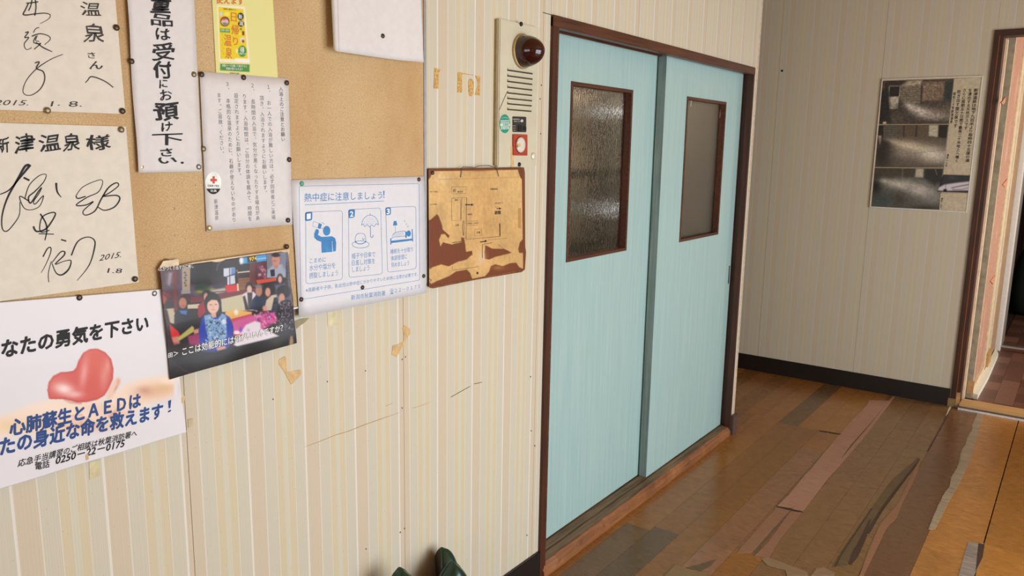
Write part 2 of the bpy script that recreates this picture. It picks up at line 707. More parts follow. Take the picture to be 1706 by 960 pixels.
def teal(name, a, b):
    t = NT(name)
    f = t.noise((70, 70, 2.2), 1.0, 4, 0.6)
    g = t.noise((3, 3, 1.2), 1.0, 3)
    c = t.ramp(f, [(0.25, a), (0.75, b)])
    c = t.mix(t.ramp(g, [(0.45, (0, 0, 0)), (0.8, (80, 80, 80))]), c, (196, 206, 196))
    t.l(c, t.b.inputs['Base Color'])
    t.b.inputs['Roughness'].default_value = 0.42
    t.bump(f, 0.2, 0.0008)
    return t.m


M_teal = teal('pale_turquoise_paint', (157, 191, 191), (178, 205, 200))
M_teal_edge = wood('weathered_turquoise_edge', (92, 106, 104), (140, 156, 152), 'z', 0.6)
M_alu = plain('aluminium', (186, 188, 192), 0.35, 0.7, 0.04)
M_white_paper = plain('white_paper', (222, 218, 217), 0.6, 0, 0.015)
M_card = plain('autograph_card', (222, 214, 199), 0.55, 0, 0.02)
M_print = print_mat('printed_paper', 0.55)
M_gloss = print_mat('laminated_print', 0.38, 0.08, 0.3)
M_photo = print_mat('photographic_print', 0.3, 0.2)
M_ink = plain('black_ink', (16, 13, 13), 0.65)
M_ink2 = plain('brown_black_ink', (52, 42, 36), 0.6)
M_inkgrey = plain('grey_print_ink', (84, 78, 80), 0.6)
M_blue = plain('blue_print_ink', (48, 128, 192), 0.5)
M_navy = plain('navy_print_ink', (20, 66, 134), 0.6)
M_white = plain('white_print', (240, 240, 240), 0.5, 0, 0.01)
M_red = plain('red_print', (206, 60, 48), 0.5)
M_orangep = plain('orange_print', (214, 110, 24), 0.5)
M_greenp = plain('green_print', (84, 150, 64), 0.5)
M_darkgrey = plain('dark_grey_print', (70, 66, 62), 0.5)


def cork():
    t = NT('cork_hardboard')
    f = t.noise((420, 420, 420), 1.0, 2)
    g = t.noise((4, 4.5, 2.2), 1.0, 4, 0.6)
    s2 = t.noise((150, 150, 150), 1.0, 1)
    c = t.ramp(f, [(0.3, (188, 155, 108)), (0.7, (214, 186, 140))])
    c = t.mix(t.ramp(g, [(0.42, (0, 0, 0)), (0.68, (185, 185, 185))]), c, (176, 126, 70))
    c = t.mix(t.ramp(s2, [(0.76, (0, 0, 0)), (0.79, (200, 200, 200))]), c, (120, 84, 48))
    t.l(c, t.b.inputs['Base Color'])
    t.b.inputs['Roughness'].default_value = 0.75
    t.bump(f, 0.3, 0.001)
    return t.m


M_cork = cork()

# ------------------------------------------------------------------ the room shell
YB = 5.122      # end wall
YC = 3.88       # corner after the sliding doors
CEIL = 2.42
DY0, DY1, DTOP = 2.06, 3.83, 1.852
wl = tag(empty('wall_left'), 'cream striped papered wall carrying the notice board and the sliding doors', 'wall', kind='structure')
seams = [-2.6] + [0.8077 + 0.6066 * k for k in range(-5, 7)]
seams = [s for s in seams if s < YC] + [YC]


def panel(y0, y1, z0, z1):
    if y1 - y0 < 0.004 or z1 - z0 < 0.004:
        return
    boxo('wall_panel', (-0.012, y0 + 0.0006, z0), (0, y1 - 0.0006, z1), M_wall_y, wl)


for a, b in zip(seams[:-1], seams[1:]):
    if b <= DY0:
        panel(a, b, 0, CEIL)
    elif a >= DY1:
        panel(a, b, 0, CEIL)
    else:
        if a < DY0:
            panel(a, DY0, 0, CEIL)
        if b > DY1:
            panel(DY1, b, 0, CEIL)
        panel(max(a, DY0), min(b, DY1), DTOP, CEIL)
mb = MB()
mb.box((-0.13, -2.6, 0), (-0.0125, DY0, CEIL))
mb.box((-0.13, DY0, DTOP), (-0.0125, DY1, CEIL))
mb.box((-0.13, DY1, 0), (-0.0125, YC - 0.001, CEIL))
mb.build('wall_core', plain('wall_core_board', (170, 150, 120), 0.8), wl)
boxo('corner_bead', (-0.014, YC - 0.003, 0.1), (0.004, YC + 0.004, CEIL), plain('pale_pink_bead', (222, 200, 182), 0.5), wl)
# faces of the partition beyond the corner
wr = boxo('wall_recess', (-3.0, YC - 0.09, 0), (-0.131, YC - 0.0, CEIL), M_wall_x)
tag(wr, 'side of the passage that runs off behind the sliding door wall', 'wall', kind='structure')

wb = tag(empty('wall_back', (0, YB, 0)), 'shaded striped papered end wall behind the framed photographs', 'wall', kind='structure')
BX = [-3.0, -2.12, -1.51, -0.905, -0.298, 0.309, 0.868]
for a, b in zip(BX[:-1], BX[1:]):
    boxo('wall_panel', (a + 0.0006, YB, 0), (b - 0.0006, YB + 0.012, CEIL), M_wall_x, wb)
boxo('wall_panel', (0.868, YB, 2.12), (1.475, YB + 0.012, CEIL), M_wall_x, wb)
boxo('wall_panel', (1.476, YB, 2.12), (1.78, YB + 0.012, CEIL), M_wall_x, wb)
boxo('wall_panel', (1.78, YB, 0), (2.9, YB + 0.012, CEIL), M_wall_x, wb)
mb = MB()
mb.box((-3.0, YB + 0.0125, 0), (0.868, YB + 0.09, CEIL))
mb.box((0.868, YB + 0.0125, 2.12), (1.78, YB + 0.09, CEIL))
mb.box((1.78, YB + 0.0125, 0), (2.9, YB + 0.09, CEIL))
mb.build('wall_core', plain('wall_core_board_end', (170, 150, 120), 0.8), wb)

we = boxo('wall_end', (-3.1, YC - 0.1, 0), (-3.0, YB + 0.1, CEIL), M_wall_y)  # unseen wall, added to stop outside light leaking onto the end wall
tag(we, 'unseen wall added across the side passage to keep light off the end wall', 'wall', kind='structure')
M_plaster = plain('cream_plaster', (214, 204, 184), 0.8, 0, 0.04, vscale=4)
M_ceil = wood('warm_board_ceiling', (176, 126, 66), (208, 160, 92), 'y', 0.6)
cl = boxo('ceiling', (-3.0, -2.6, CEIL), (2.9, 7.2, CEIL + 0.05), M_ceil)
tag(cl, 'brown board ceiling over the corridor, above the picture', 'ceiling', kind='structure')
mb = MB()
mb.box((2.9, -2.6, 0), (3.0, 0.5, CEIL)).box((2.9, 4.2, 0), (3.0, YB + 0.09, CEIL)).box((2.9, 0.5, 2.12), (3.0, 4.2, CEIL))
tag(mb.build('wall_right', M_plaster), 'plaster wall around the glazed entrance, outside the picture on the right', 'wall', kind='structure')
mb = MB()
mb.box((-0.13, -2.7, 0), (0.4, -2.6, CEIL)).box((2.4, -2.7, 0), (3.0, -2.6, CEIL)).box((0.4, -2.7, 0), (2.4, -2.6, 0.85)).box((0.4, -2.7, 2.1), (2.4, -2.6, CEIL))
tag(mb.build('wall_front', M_plaster), 'plaster wall with a window behind the camera', 'wall', kind='structure')
# entrance sashes in the right wall
w1 = tag(empty('window_1', (2.95, 2.35, 0)), 'glazed aluminium entrance screen, outside the picture on the right', 'window', kind='structure')
mb = MB()
for y in (0.5, 1.72, 2.95, 4.15):
    mb.box((2.93, y, 0.0), (2.97, y + 0.05, 2.12))
mb.box((2.93, 0.5, 2.07), (2.97, 4.2, 2.12)).box((2.93, 0.5, 0.0), (2.97, 4.2, 0.06)).box((2.93, 0.5, 0.86), (2.97, 4.2, 0.91))
mb.build('window_frame', M_alu, w1)
w2 = tag(empty('window_2', (1.4, -2.65, 0)), 'window in the wall behind the camera', 'window', kind='structure')
mb = MB()
mb.box((0.4, -2.67, 0.85), (2.4, -2.63, 0.9)).box((0.4, -2.67, 2.05), (2.4, -2.63, 2.1)).box((1.37, -2.67, 0.85), (1.43, -2.63, 2.1)).box((0.4, -2.67, 0.85), (0.45, -2.63, 2.1)).box((2.35, -2.67, 0.85), (2.4, -2.63, 2.1))
mb.build('window_frame', M_alu, w2)

# ------------------------------------------------------------------ floor
fl = boxo('floor', (-3.0, -2.7, -0.06), (3.0, YB + 0.09, -0.0125), plain('dark_subfloor', (36, 26, 18), 0.9))
tag(fl, 'worn brown plank floor of the corridor', 'floor', kind='structure')
edges = [-3.0, -2.5, -2.0, -1.6, -1.2, -1.0, -0.9, -0.79, -0.685, -0.58, -0.475, -0.37, -0.265, -0.16, -0.058, 0.045, 0.148, 0.252, 0.358, 0.466, 0.571, 0.674, 0.775, 0.876, 1.022, 1.206, 1.39, 1.57, 1.75, 1.93, 2.12, 2.32, 2.52, 2.72, 2.9]
joints = {0.148: [4.183, 2.66, 1.2], 0.045: [3.2, 2.62, 1.0], 0.252: [4.186, 3.0, 1.3], 0.358: [4.19, 3.9, 2.67, 1.2], 0.466: [4.89, 3.14, 2.70, 1.0], 0.571: [4.1, 2.05], 0.674: [4.5, 3.5, 1.9],
          0.775: [4.22, 2.9, 1.4], 0.876: [4.22, 2.3], 1.022: [3.14, 1.3], 1.206: [3.315, 1.5], -0.058: [4.25, 2.5], -0.16: [4.87, 3.6]}
C_OR, C_OR2, C_OL, C_DK, C_PK, C_LP, C_GR, C_BO = (192, 132, 64), (182, 122, 58), (160, 122, 76), (154, 114, 74), (184, 132, 94), (176, 132, 106), (126, 98, 72), (216, 150, 74)
special = {(0.148, 0): (138, 102, 66), (0.148, 2): (132, 102, 68), (0.045, 2): (138, 104, 66), (0.148, 1): (172, 118, 60), (0.358, 2): C_PK, (0.358, 3): C_PK, (0.466, 1): C_OL, (0.466, 2): (176, 126, 92), (0.466, 0): C_OR}
for i, (x0, x1) in enumerate(zip(edges[:-1], edges[1:])):
    ys = joints.get(x0)
    if ys is None:
        s0 = random.uniform(0, 1.6)
        ys = [YB - 0.3 - s0 - 1.7 * k for k in range(4)]
    ys = [YB - 0.002] + sorted([y for y in ys if y > -2.4], reverse=True)
    while ys[-1] > -0.8:
        ys.append(ys[-1] - 1.82)
    ys[-1] = -2.6
    for j in range(len(ys) - 1):
        ya, yb = ys[j + 1], ys[j]
        if x1 <= 0.0 and yb < 3.9:
            continue
        if x1 <= 0.0:
            ya = max(ya, 3.885)
        xa = x0
        if xa < 0 < x1 and ya < 3.885 < yb:
            boxo('floorboard', (xa + 0.0004, 3.886, -0.0125), (0.0005, yb - 0.0005, -0.0003), M_floor, fl).color = (0.42, 0.19, 0.048, 1)
        if xa < 0 < x1 and ya < 3.885:
            xa = 0.001
        dz = random.uniform(-0.0006, 0.0)
        gx = 0.0022 if abs(x0 - 1.206) < 1e-6 else 0.0004
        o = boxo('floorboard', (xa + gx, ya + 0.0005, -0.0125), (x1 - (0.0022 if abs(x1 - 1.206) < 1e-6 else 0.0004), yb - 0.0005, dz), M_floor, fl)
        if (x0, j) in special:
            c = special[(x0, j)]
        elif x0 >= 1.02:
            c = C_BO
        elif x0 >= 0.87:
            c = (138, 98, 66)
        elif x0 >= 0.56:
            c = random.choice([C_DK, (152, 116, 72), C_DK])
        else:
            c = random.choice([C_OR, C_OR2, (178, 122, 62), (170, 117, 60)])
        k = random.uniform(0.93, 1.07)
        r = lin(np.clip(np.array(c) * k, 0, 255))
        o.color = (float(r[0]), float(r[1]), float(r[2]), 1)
FLR = Plane('z', 0.0)
FF = (900, 580, 2.1166)


def flooring(name, pts, mat, t=0.0007, label=None):
    o = MB().prism([FLR.to2(FF[0] + p[0] / FF[2], FF[1] + p[1] / FF[2]) for p in pts], FLR, 0.0001, t).build(name, mat, fl)
    if label:
        o['label'] = label
    return o


def fmat(name, a, b, rough=0.5):
    t = NT(name)
    f = t.noise((14, 120, 30), 1.0, 4, 0.6)
    t.l(t.ramp(f, [(0.3, a), (0.7, b)]), t.b.inputs['Base Color'])
    t.b.inputs['Roughness'].default_value = rough
    t.bump(f, 0.2, 0.001)
    return t.m


M_lp = fmat('bare_pink_veneer', (160, 112, 90), (188, 144, 120))
M_lp2 = fmat('bare_pink_veneer_dull', (142, 98, 72), (166, 120, 92))
M_dkline = plain('open_dark_crack', (50, 38, 28), 0.8)
M_olive = fmat('worn_olive_underlayer', (92, 74, 50), (118, 96, 68))
M_tape = fmat('old_brown_tape', (138, 110, 82), (158, 130, 100))
M_whiteflake = fmat('grey_white_scuff', (140, 122, 100), (196, 178, 150), 0.7)
def resample(pts, n):
    P = np.array(pts, float)
    d = np.concatenate([[0], np.cumsum(np.hypot(*(P[1:] - P[:-1]).T))])
    t = np.linspace(0, d[-1], n)
    return np.stack([np.interp(t, d, P[:, 0]), np.interp(t, d, P[:, 1])], 1)


RN = [0]


def rail(name, left, right, mat, t=0.0008, label=None, jag=0.0):
    """a strip of flooring between two measured edges"""
    n = 26
    RN[0] += 1
    t += 0.00003 * RN[0]
    rr = np.random.RandomState(len(left) * 7 + 1)
    A = [FLR.to2(FF[0] + p[0] / FF[2], FF[1] + p[1] / FF[2]) for p in resample(left, n)]
    B = [FLR.to2(FF[0] + p[0] / FF[2], FF[1] + p[1] / FF[2]) for p in resample(right, n)]
    A = [(a + jag * rr.randn(), b) for a, b in A]
    m = MB()
    for i, (p, q) in enumerate(zip(A, B)):
        m.v += [(p[0], p[1], 0.0001), (p[0], p[1], t), (q[0], q[1], t), (q[0], q[1], 0.0001)]
    m.f = [(i * 4 + j, i * 4 + (j + 1) % 4, (i + 1) * 4 + (j + 1) % 4, (i + 1) * 4 + j) for i in range(n - 1) for j in range(4)]
    m.f += [(3, 2, 1, 0), tuple((n - 1) * 4 + j for j in range(4))]
    o = m.build(name, mat, fl)
    if label:
        o['label'] = label
    return o


M_split = plain('dark_brown_split', (76, 56, 40), 0.7)
rail('worn_strip', [(1160, 185), (1150, 205), (1080, 275), (985, 390), (870, 524), (835, 558)], [(1230, 186), (1167, 262), (1092, 345), (1035, 428), (980, 483), (888, 565)], M_lp, 0.0008, 'pale pink worn strip where the floor veneer is gone', 0.001)
rail('worn_strip', [(1243, 170), (1160, 275), (1062, 390), (1005, 432), (940, 500), (885, 572)], [(1251, 172), (1158, 295), (1082, 386), (1012, 465), (926, 577)], M_lp, 0.0008, 'narrow pale strip right of the dark worn line')
rail('worn_strip', [(835, 562), (760, 645), (690, 725)], [(880, 574), (820, 640), (748, 722)], M_lp2, 0.0008, None, 0.001)
rail('worn_strip', [(885, 577), (850, 622), (800, 690), (754, 735)], [(924, 580), (850, 668), (806, 742)], M_lp2, 0.0008)
rail('worn_strip', [(1229, 168), (1165, 250), (1092, 345), (1035, 428), (975, 485), (890, 560), (835, 612), (746, 722)], [(1241, 168), (1160, 272), (1082, 362), (1062, 390), (1003, 432), (932, 503), (868, 592), (756, 732)], M_olive, 0.0005, 'dark worn line along the pale strip')
rail('end_crack', [(835, 558), (926, 577)], [(834, 562), (925, 581)], M_dkline, 0.0012)
rail('end_crack', [(985, 291), (1060, 303)], [(984, 294), (1060, 306)], M_dkline, 0.0012)
rail('worn_strip', [(1338, 396), (1318, 430), (1262, 550), (1198, 622), (1158, 715), (1126, 804)], [(1343, 396), (1328, 446), (1276, 550), (1256, 602), (1224, 630), (1180, 722), (1140, 804)], M_lp2, 0.0012, 'torn sliver of veneer')
rail('worn_strip', [(1334, 386), (1240, 466), (1168, 566), (1060, 720), (1030, 775)], [(1338, 394), (1262, 500), (1172, 612), (1098, 735), (1082, 768)], M_olive, 0.0006)
rail('open_split', [(1337, 392), (1246, 505), (1200, 568), (1150, 650)], [(1341, 395), (1254, 512), (1208, 574), (1160, 656)], M_split, 0.001, 'dark split in a plank')
rail('open_split', [(1160, 606), (1125, 680), (1096, 730), (1088, 762)], [(1166, 606), (1150, 670), (1120, 738), (1096, 766)], M_split, 0.0011, 'dark hollow where veneer has torn out')
rail('open_split', [(1453, 204), (1364, 365)], [(1457, 204), (1369, 365)], M_split, 0.0012)
rail('open_split', [(1168, 566), (1060, 728), (1038, 770)], [(1172, 566), (1064, 730), (1043, 772)], M_split, 0.0011)
flooring('worn_strip', [(1443, 206), (1452, 206), (1438, 232), (1430, 240)], fmat('pale_tape_end', (200, 184, 160), (226, 212, 190)), 0.0015, 'pale scrap of tape by the door frame')
rail('worn_strip', [(1545, 222), (1520, 290), (1490, 360), (1470, 420), (1430, 500), (1408, 545), (1368, 640)], [(1566, 222), (1548, 290), (1515, 400), (1482, 470), (1440, 545), (1392, 640)], M_whiteflake, 0.0012, 'crumbling whitish edge of the board by the doorway', 0.0025)
flooring('worn_strip', [(1510, 685), (1565, 690), (1560, 740), (1530, 804), (1475, 804), (1495, 730)], fmat('grey_paint_scuff', (120, 106, 96), (176, 164, 152), 0.7), 0.0012, 'grey paint scuff on the orange boards')
flooring('worn_strip', [(1545, 690), (1567, 694), (1560, 740), (1535, 790), (1540, 740)], plain('dark_scuff', (78, 56, 44), 0.6), 0.0014)
flooring('floor_tape', [(780, 745), (800, 738), (940, 790), (945, 804), (870, 804), (865, 785), (800, 768)], M_tape, 0.0016, 'old brown tape')
flooring('floor_tape', [(975, 778), (1000, 775), (1040, 795), (1035, 804), (955, 804)], M_tape, 0.0016, 'old brown tape')
flooring('floor_patch', [(475, 768), (585, 798), (600, 830), (400, 850)], fmat('hardboard_patch', (134, 106, 68), (152, 124, 84)), 0.003, 'tan hardboard patch')
flooring('floor_tape', [(515, 775), (575, 760), (620, 745), (600, 770), (560, 790)], M_olive, 0.0008)
for (a, b) in (((980, 332), (1012, 298)),):
    flooring('worn_strip', [(a[0], a[1]), (a[0] + 8, a[1]), (b[0] + 4, b[1]), (b[0], b[1])], M_lp2, 0.001)

# ------------------------------------------------------------------ baseboards
b1 = MB().box((0.0005, -2.6, 0.0), (0.012, DY0 - 0.001, 0.108), 0.002).build('baseboard_left', M_black)
tag(b1, 'dark brown skirting board below the striped wall, left of the doors', 'baseboard', kind='structure')
b3 = MB().box((0.0005, DY1 + 0.004, 0.0), (0.02, YC + 0.018, 0.1), 0.002).build('baseboard_corner', plain('grey_brown_board', (84, 66, 60), 0.6))
tag(b3, 'short end of skirting board right of the sliding doors', 'baseboard', kind='structure')
b2 = MB().box((-3.0, YB - 0.012, 0.0), (0.852, YB - 0.0005, 0.103), 0.002).build('baseboard_back', M_black)
tag(b2, 'black skirting board along the end wall', 'baseboard', kind='structure')

# ------------------------------------------------------------------ sliding door frame
t1 = tag(empty('trim_1', (0, DY0, 0)), 'dark red-brown wooden frame and worn sill around the sliding doors', 'door frame', kind='structure')
boxo('jamb', (-0.125, DY0, 0), (0.008, DY0 + 0.028, DTOP), M_brown, t1, 0.0015)
boxo('jamb_stop', (-0.125, DY0 + 0.028, 0), (0.004, DY0 + 0.042, DTOP - 0.03), M_brown_y, t1)
boxo('jamb', (-0.02, DY1 - 0.018, 0), (0.009, DY1, DTOP), M_brown, t1, 0.0015)
boxo('jamb', (-0.125, DY1 - 0.001, 0), (-0.02, DY1 + 0.012, DTOP), M_brown, t1)
boxo('jamb_stop', (-0.05, DY1 - 0.008, 0.04), (-0.042, DY1, DTOP - 0.02), M_brown, t1)
boxo('head', (-0.02, DY0, DTOP - 0.03), (0.01, DY1, DTOP + 0.004), M_brown_y, t1, 0.0015)
boxo('head_track', (-0.125, DY0 + 0.03, DTOP - 0.006), (-0.02, DY1, DTOP - 0.001), M_brown_y, t1)
for xx in (-0.028, -0.067, -0.108):
    boxo('track_rail', (xx - 0.006, DY0 + 0.03, DTOP - 0.026), (xx, DY1 - 0.001, DTOP - 0.006), M_brown_y, t1)
mb = MB()
pts = []
n = 60
rnd = random.Random(5)
for i in range(n + 1):
    y = DY0 + 0.02 + (DY1 - DY0 - 0.04) * i / n
    e = 0.004 * rnd.random()
    pts.append((y, 0.016 - e, 0.036 - 0.012 * rnd.random() * (1 if i < 40 else 0.4)))
k = 0
V, Fc = [], []
for y, xf, zt in pts:
    V += [(-0.006, y, 0.0), (0.016, y, 0.0), (xf, y, zt - 0.006), (xf - 0.014, y, 0.0455), (-0.006, y, 0.0455)]
for i in range(n):
    for j in range(5):
        Fc.append((i * 5 + j, i * 5 + (j + 1) % 5, (i + 1) * 5 + (j + 1) % 5, (i + 1) * 5 + j))
Fc += [(0, 1, 2, 3, 4), tuple(n * 5 + j for j in (4, 3, 2, 1, 0))]
mb.v, mb.f = V, Fc
mb.build('sill_nosing', M_sill, t1)
mb = MB().box((-0.125, DY0 + 0.02, 0.0), (-0.0065, DY1 - 0.001, 0.042))
mb.box((-0.037, DY0 + 0.05, 0.042), (-0.0065, DY1 - 0.02, 0.0462)).box((-0.078, DY0 + 0.05, 0.042), (-0.046, DY1 - 0.02, 0.0450))
mb.build('sill', M_silltop, t1)

# ------------------------------------------------------------------ sliding doors
M_rain = glass_mat('rippled_obscure_glass', 0.06, 0.3, (236, 236, 230))
M_plainglass = glass_mat('plain_window_glass', 0.32, 0.0, (190, 186, 178))


def leaf(name, xf, y0, y1, win, glass, label, pull=None):
    z0, z1 = 0.047, 1.838
    th = 0.034
    d = tag(empty(name, (xf, y0, 0.047)), label, 'sliding door', kind='structure')
    wy0, wy1, wz0, wz1 = win
    m = MB()
    m.box((xf - th, y0, z0), (xf, wy0, z1)).box((xf - th, wy1, z0), (xf, y1, z1))
    m.box((xf - th, wy0, z0), (xf, wy1, wz0)).box((xf - th, wy0, wz1), (xf, wy1, z1))
    m.build('door_panel', M_teal, d)
    f = empty('window_frame', (0, 0, 0))
    f = MB()
    t = 0.012
    f.box((xf - th, wy0, wz0), (xf + 0.003, wy0 + t, wz1)).box((xf - th, wy1 - t, wz0), (xf + 0.003, wy1, wz1))
    f.box((xf - th, wy0 + t, wz0), (xf + 0.003, wy1 - t, wz0 + t)).box((xf - th, wy0 + t, wz1 - t), (xf + 0.003, wy1 - t, wz1))
    fo = f.build('window_frame', M_brown_y, d)
    boxo('glass_pane', (xf - 0.027, wy0 + t, wz0 + t), (xf - 0.023, wy1 - t, wz1 - t), glass, d)
    return d


for o in [o for o in bpy.data.objects if o.name.startswith('window_frame') and o.type == 'EMPTY']:
    bpy.data.objects.remove(o)
d1 = leaf('door_1', -0.087, 2.115, 3.035, (2.322, 2.768, 1.064, 1.684), M_rain, 'left turquoise sliding door with rippled obscure glass')
d2 = leaf('door_2', -0.045, 2.967, 3.822, (3.177, 3.62, 1.064, 1.684), M_plainglass, 'right turquoise sliding door with smooth grey glass, in front of the other')
for o in [o for o in bpy.data.objects if o.type == 'EMPTY' and o.name.startswith('window_frame')]:
    bpy.data.objects.remove(o)
boxo('leading_edge', (-0.0795, 2.9655, 0.047), (-0.0455, 2.967, 1.838), M_teal_edge, d2)
M_pull = plain('black_steel_pull', (50, 58, 62), 0.4, 0.5)
PD = Plane('x', -0.045)
a0, a1 = PD.to2(1215, 443), PD.to2(1212, 473)
boxo('finger_pull', (-0.0455, a0[0] - 0.004, a1[1]), (-0.0435, a0[0] + 0.006, a0[1]), M_pull, d2)
boxo('roller_gap', (-0.084, 2.969, 1.8385), (-0.05, 2.99, 1.8455), M_pull, d2)
# strips of clear tape at the corners of the right pane
M_cleartape = plain('yellowed_clear_tape', (170, 160, 140), 0.3)
PG = Plane('x', -0.0655)
for (x, y, s) in ((1151, 170, 1), (1200, 190, -1), (1188, 388, 1)):
    a, b = PG.to2(x, y)
    MB().prism([(a - 0.008, b - 0.016), (a + 0.004, b - 0.02), (a + 0.012, b + 0.014), (a - 0.002, b + 0.018)], PG, 0.0, 0.0006).build('glass_tape', M_cleartape, d2)

# changing room behind the sliding doors
rm = tag(empty('wall_inner', (-2.4, 2.9, 0)), 'dim room behind the sliding doors', 'wall', kind='structure')
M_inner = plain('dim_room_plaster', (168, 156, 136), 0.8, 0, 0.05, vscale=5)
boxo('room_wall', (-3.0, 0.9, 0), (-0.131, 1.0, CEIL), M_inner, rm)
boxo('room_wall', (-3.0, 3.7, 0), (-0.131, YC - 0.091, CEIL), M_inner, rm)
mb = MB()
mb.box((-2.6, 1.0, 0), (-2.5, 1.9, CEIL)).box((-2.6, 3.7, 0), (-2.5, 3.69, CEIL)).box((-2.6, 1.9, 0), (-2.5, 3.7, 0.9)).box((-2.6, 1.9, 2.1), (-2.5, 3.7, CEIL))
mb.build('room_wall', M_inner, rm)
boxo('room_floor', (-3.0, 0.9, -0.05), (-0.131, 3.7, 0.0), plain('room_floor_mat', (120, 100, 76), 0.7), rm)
M_bars = plain('dark_inner_bars', (60, 48, 38), 0.6)
for y in (1.95, 2.55, 3.1, 3.62):
    boxo('window_bar', (-2.5, y, 0.9), (-2.46, y + 0.06, 2.1), M_bars, rm)
for z in (0.9, 1.3, 1.7, 2.06):
    boxo('window_bar', (-2.46, 1.9, z), (-2.44, 3.7, z + 0.04), M_bars, rm)
sh = tag(empty('shelving', (-0.55, 3.0, 0)), 'dark open rack seen dimly through the rippled door glass', 'shelf')
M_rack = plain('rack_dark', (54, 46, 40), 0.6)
PR = Plane('x', -0.55)
ra, rb_ = PR.to2(980, 280), PR.to2(1003, 280)
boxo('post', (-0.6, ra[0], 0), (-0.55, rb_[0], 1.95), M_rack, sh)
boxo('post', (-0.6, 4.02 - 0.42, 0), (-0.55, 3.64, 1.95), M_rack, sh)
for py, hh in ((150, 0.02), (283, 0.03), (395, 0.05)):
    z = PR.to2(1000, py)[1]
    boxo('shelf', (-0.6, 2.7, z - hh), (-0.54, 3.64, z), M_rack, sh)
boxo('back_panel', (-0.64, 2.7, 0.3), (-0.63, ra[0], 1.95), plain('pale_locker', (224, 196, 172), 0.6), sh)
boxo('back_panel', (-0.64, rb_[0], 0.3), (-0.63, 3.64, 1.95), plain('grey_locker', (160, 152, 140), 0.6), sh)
t = NT('glow_patch')
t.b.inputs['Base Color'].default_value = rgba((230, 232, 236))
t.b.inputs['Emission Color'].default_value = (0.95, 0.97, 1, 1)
t.b.inputs['Emission Strength'].default_value = 1.3  # glowing boxes added for the bright patches in the rippled glass, not real panes
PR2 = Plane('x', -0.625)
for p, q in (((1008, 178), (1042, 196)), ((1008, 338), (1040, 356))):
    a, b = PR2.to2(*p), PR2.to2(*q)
    boxo('glow_box', (-0.6295, a[0], b[1]), (-0.6255, b[0], a[1]), t.m, sh)

# ------------------------------------------------------------------ doorway in the end wall and porch behind
t2 = tag(empty('trim_2', (0.9, YB, 0)), 'dark red-brown wooden frame of the open doorway at the right', 'door frame', kind='structure')
boxo('jamb', (0.858, YB - 0.016, 0.0), (0.884, YB + 0.001, 2.128), M_brown, t2, 0.0015)
boxo('jamb', (0.8845, YB - 0.010, 0.0), (0.905, YB + 0.09, 2.10), M_brown, t2, 0.0015)
boxo('jamb_arris', (0.8835, YB - 0.0165, 0.0), (0.8865, YB - 0.0095, 2.10), M_orange, t2)
boxo('head', (0.8845, YB - 0.016, 2.095), (1.79, YB + 0.09, 2.128), wood('dark_head', (34, 16, 10), (70, 36, 22), 'x'), t2, 0.0015)
boxo('jamb', (1.765, YB - 0.016, 0.0), (1.79, YB + 0.09, 2.095), M_brown, t2)
M_post = plain('cream_painted_post', (222, 200, 166), 0.5, 0, 0.08, vscale=30)
M_pinkpost = plain('pinkish_post', (196, 158, 132), 0.5, 0, 0.08, vscale=30)
M_greygreen = plain('grey_green_board', (150, 142, 122), 0.55, 0, 0.12, vscale=20)
M_taupe = plain('taupe_board', (176, 142, 108), 0.55, 0, 0.1, vscale=20)
M_patch = plain('raw_wood_patch', (188, 146, 92), 0.6, 0, 0.12, vscale=40)
boxo('raw_patch', (0.846, YB - 0.0175, 0.0), (0.8835, YB - 0.0165, 0.05), plain('tan_patch', (140, 112, 70), 0.6), t2)
boxo('raw_patch', (0.887, YB - 0.0175, 0.0), (0.906, YB - 0.0105, 0.09), M_patch, t2)
# threshold
boxo('threshold', (0.906, YB - 0.03, 0.0), (1.765, YB + 0.1, 0.03), wood('bare_threshold_wood', (186, 138, 82), (220, 176, 118), 'x'), t2, 0.003)
boxo('threshold_track', (0.90, YB - 0.045, 0.0), (1.765, YB - 0.0305, 0.016), plain('grey_track', (92, 84, 84), 0.5), t2)
boxo('threshold_strip', (0.905, YB - 0.053, 0.0), (1.765, YB - 0.0455, 0.010), plain('white_metal_strip', (222, 216, 206), 0.4), t2)

po = tag(empty('wall_porch', (0.93, YB + 0.1, 0)), 'left side of the porch: grey-green board end, stained pink lining, cream base', 'wall', kind='structure')
Y1 = YB + 0.0905
boxo('post', (0.89, Y1, 0.0), (0.9065, Y1 + 0.06, 2.095), M_pinkpost, po)
boxo('post', (0.89, Y1 + 0.06, 0.0), (0.911, Y1 + 0.115, 2.095), M_post, po)
boxo('post', (0.89, Y1 + 0.115, 0.0), (0.907, Y1 + 0.145, 2.2), M_pinkpost, po)
boxo('board_end', (0.86, Y1 + 0.145, 0.0), (0.941, Y1 + 0.165, 2.4), M_greygreen, po)
boxo('board_lip', (0.9411, Y1 + 0.145, 0.0), (0.9435, Y1 + 0.167, 2.4), M_post, po)
boxo('raw_patch', (0.915, Y1 + 0.1435, 0.03), (0.949, Y1 + 0.1449, 0.11), M_patch, po)


def lining():
    t = NT('stained_pink_lining')
    f = t.noise((1, 60, 60), 1.0, 5, 0.7)
    g = t.noise((1, 4, 2.2), 1.0, 4, 0.6)
    c = t.ramp(f, [(0.3, (164, 112, 88)), (0.7, (208, 158, 130))])
    c = t.mix(t.ramp(g, [(0.55, (0, 0, 0)), (0.62, (160, 160, 160))]), c, (226, 190, 160))
    t.l(c, t.b.inputs['Base Color'])
    t.b.inputs['Roughness'].default_value = 0.8
    t.bump(f, 0.6, 0.004)
    return t.m


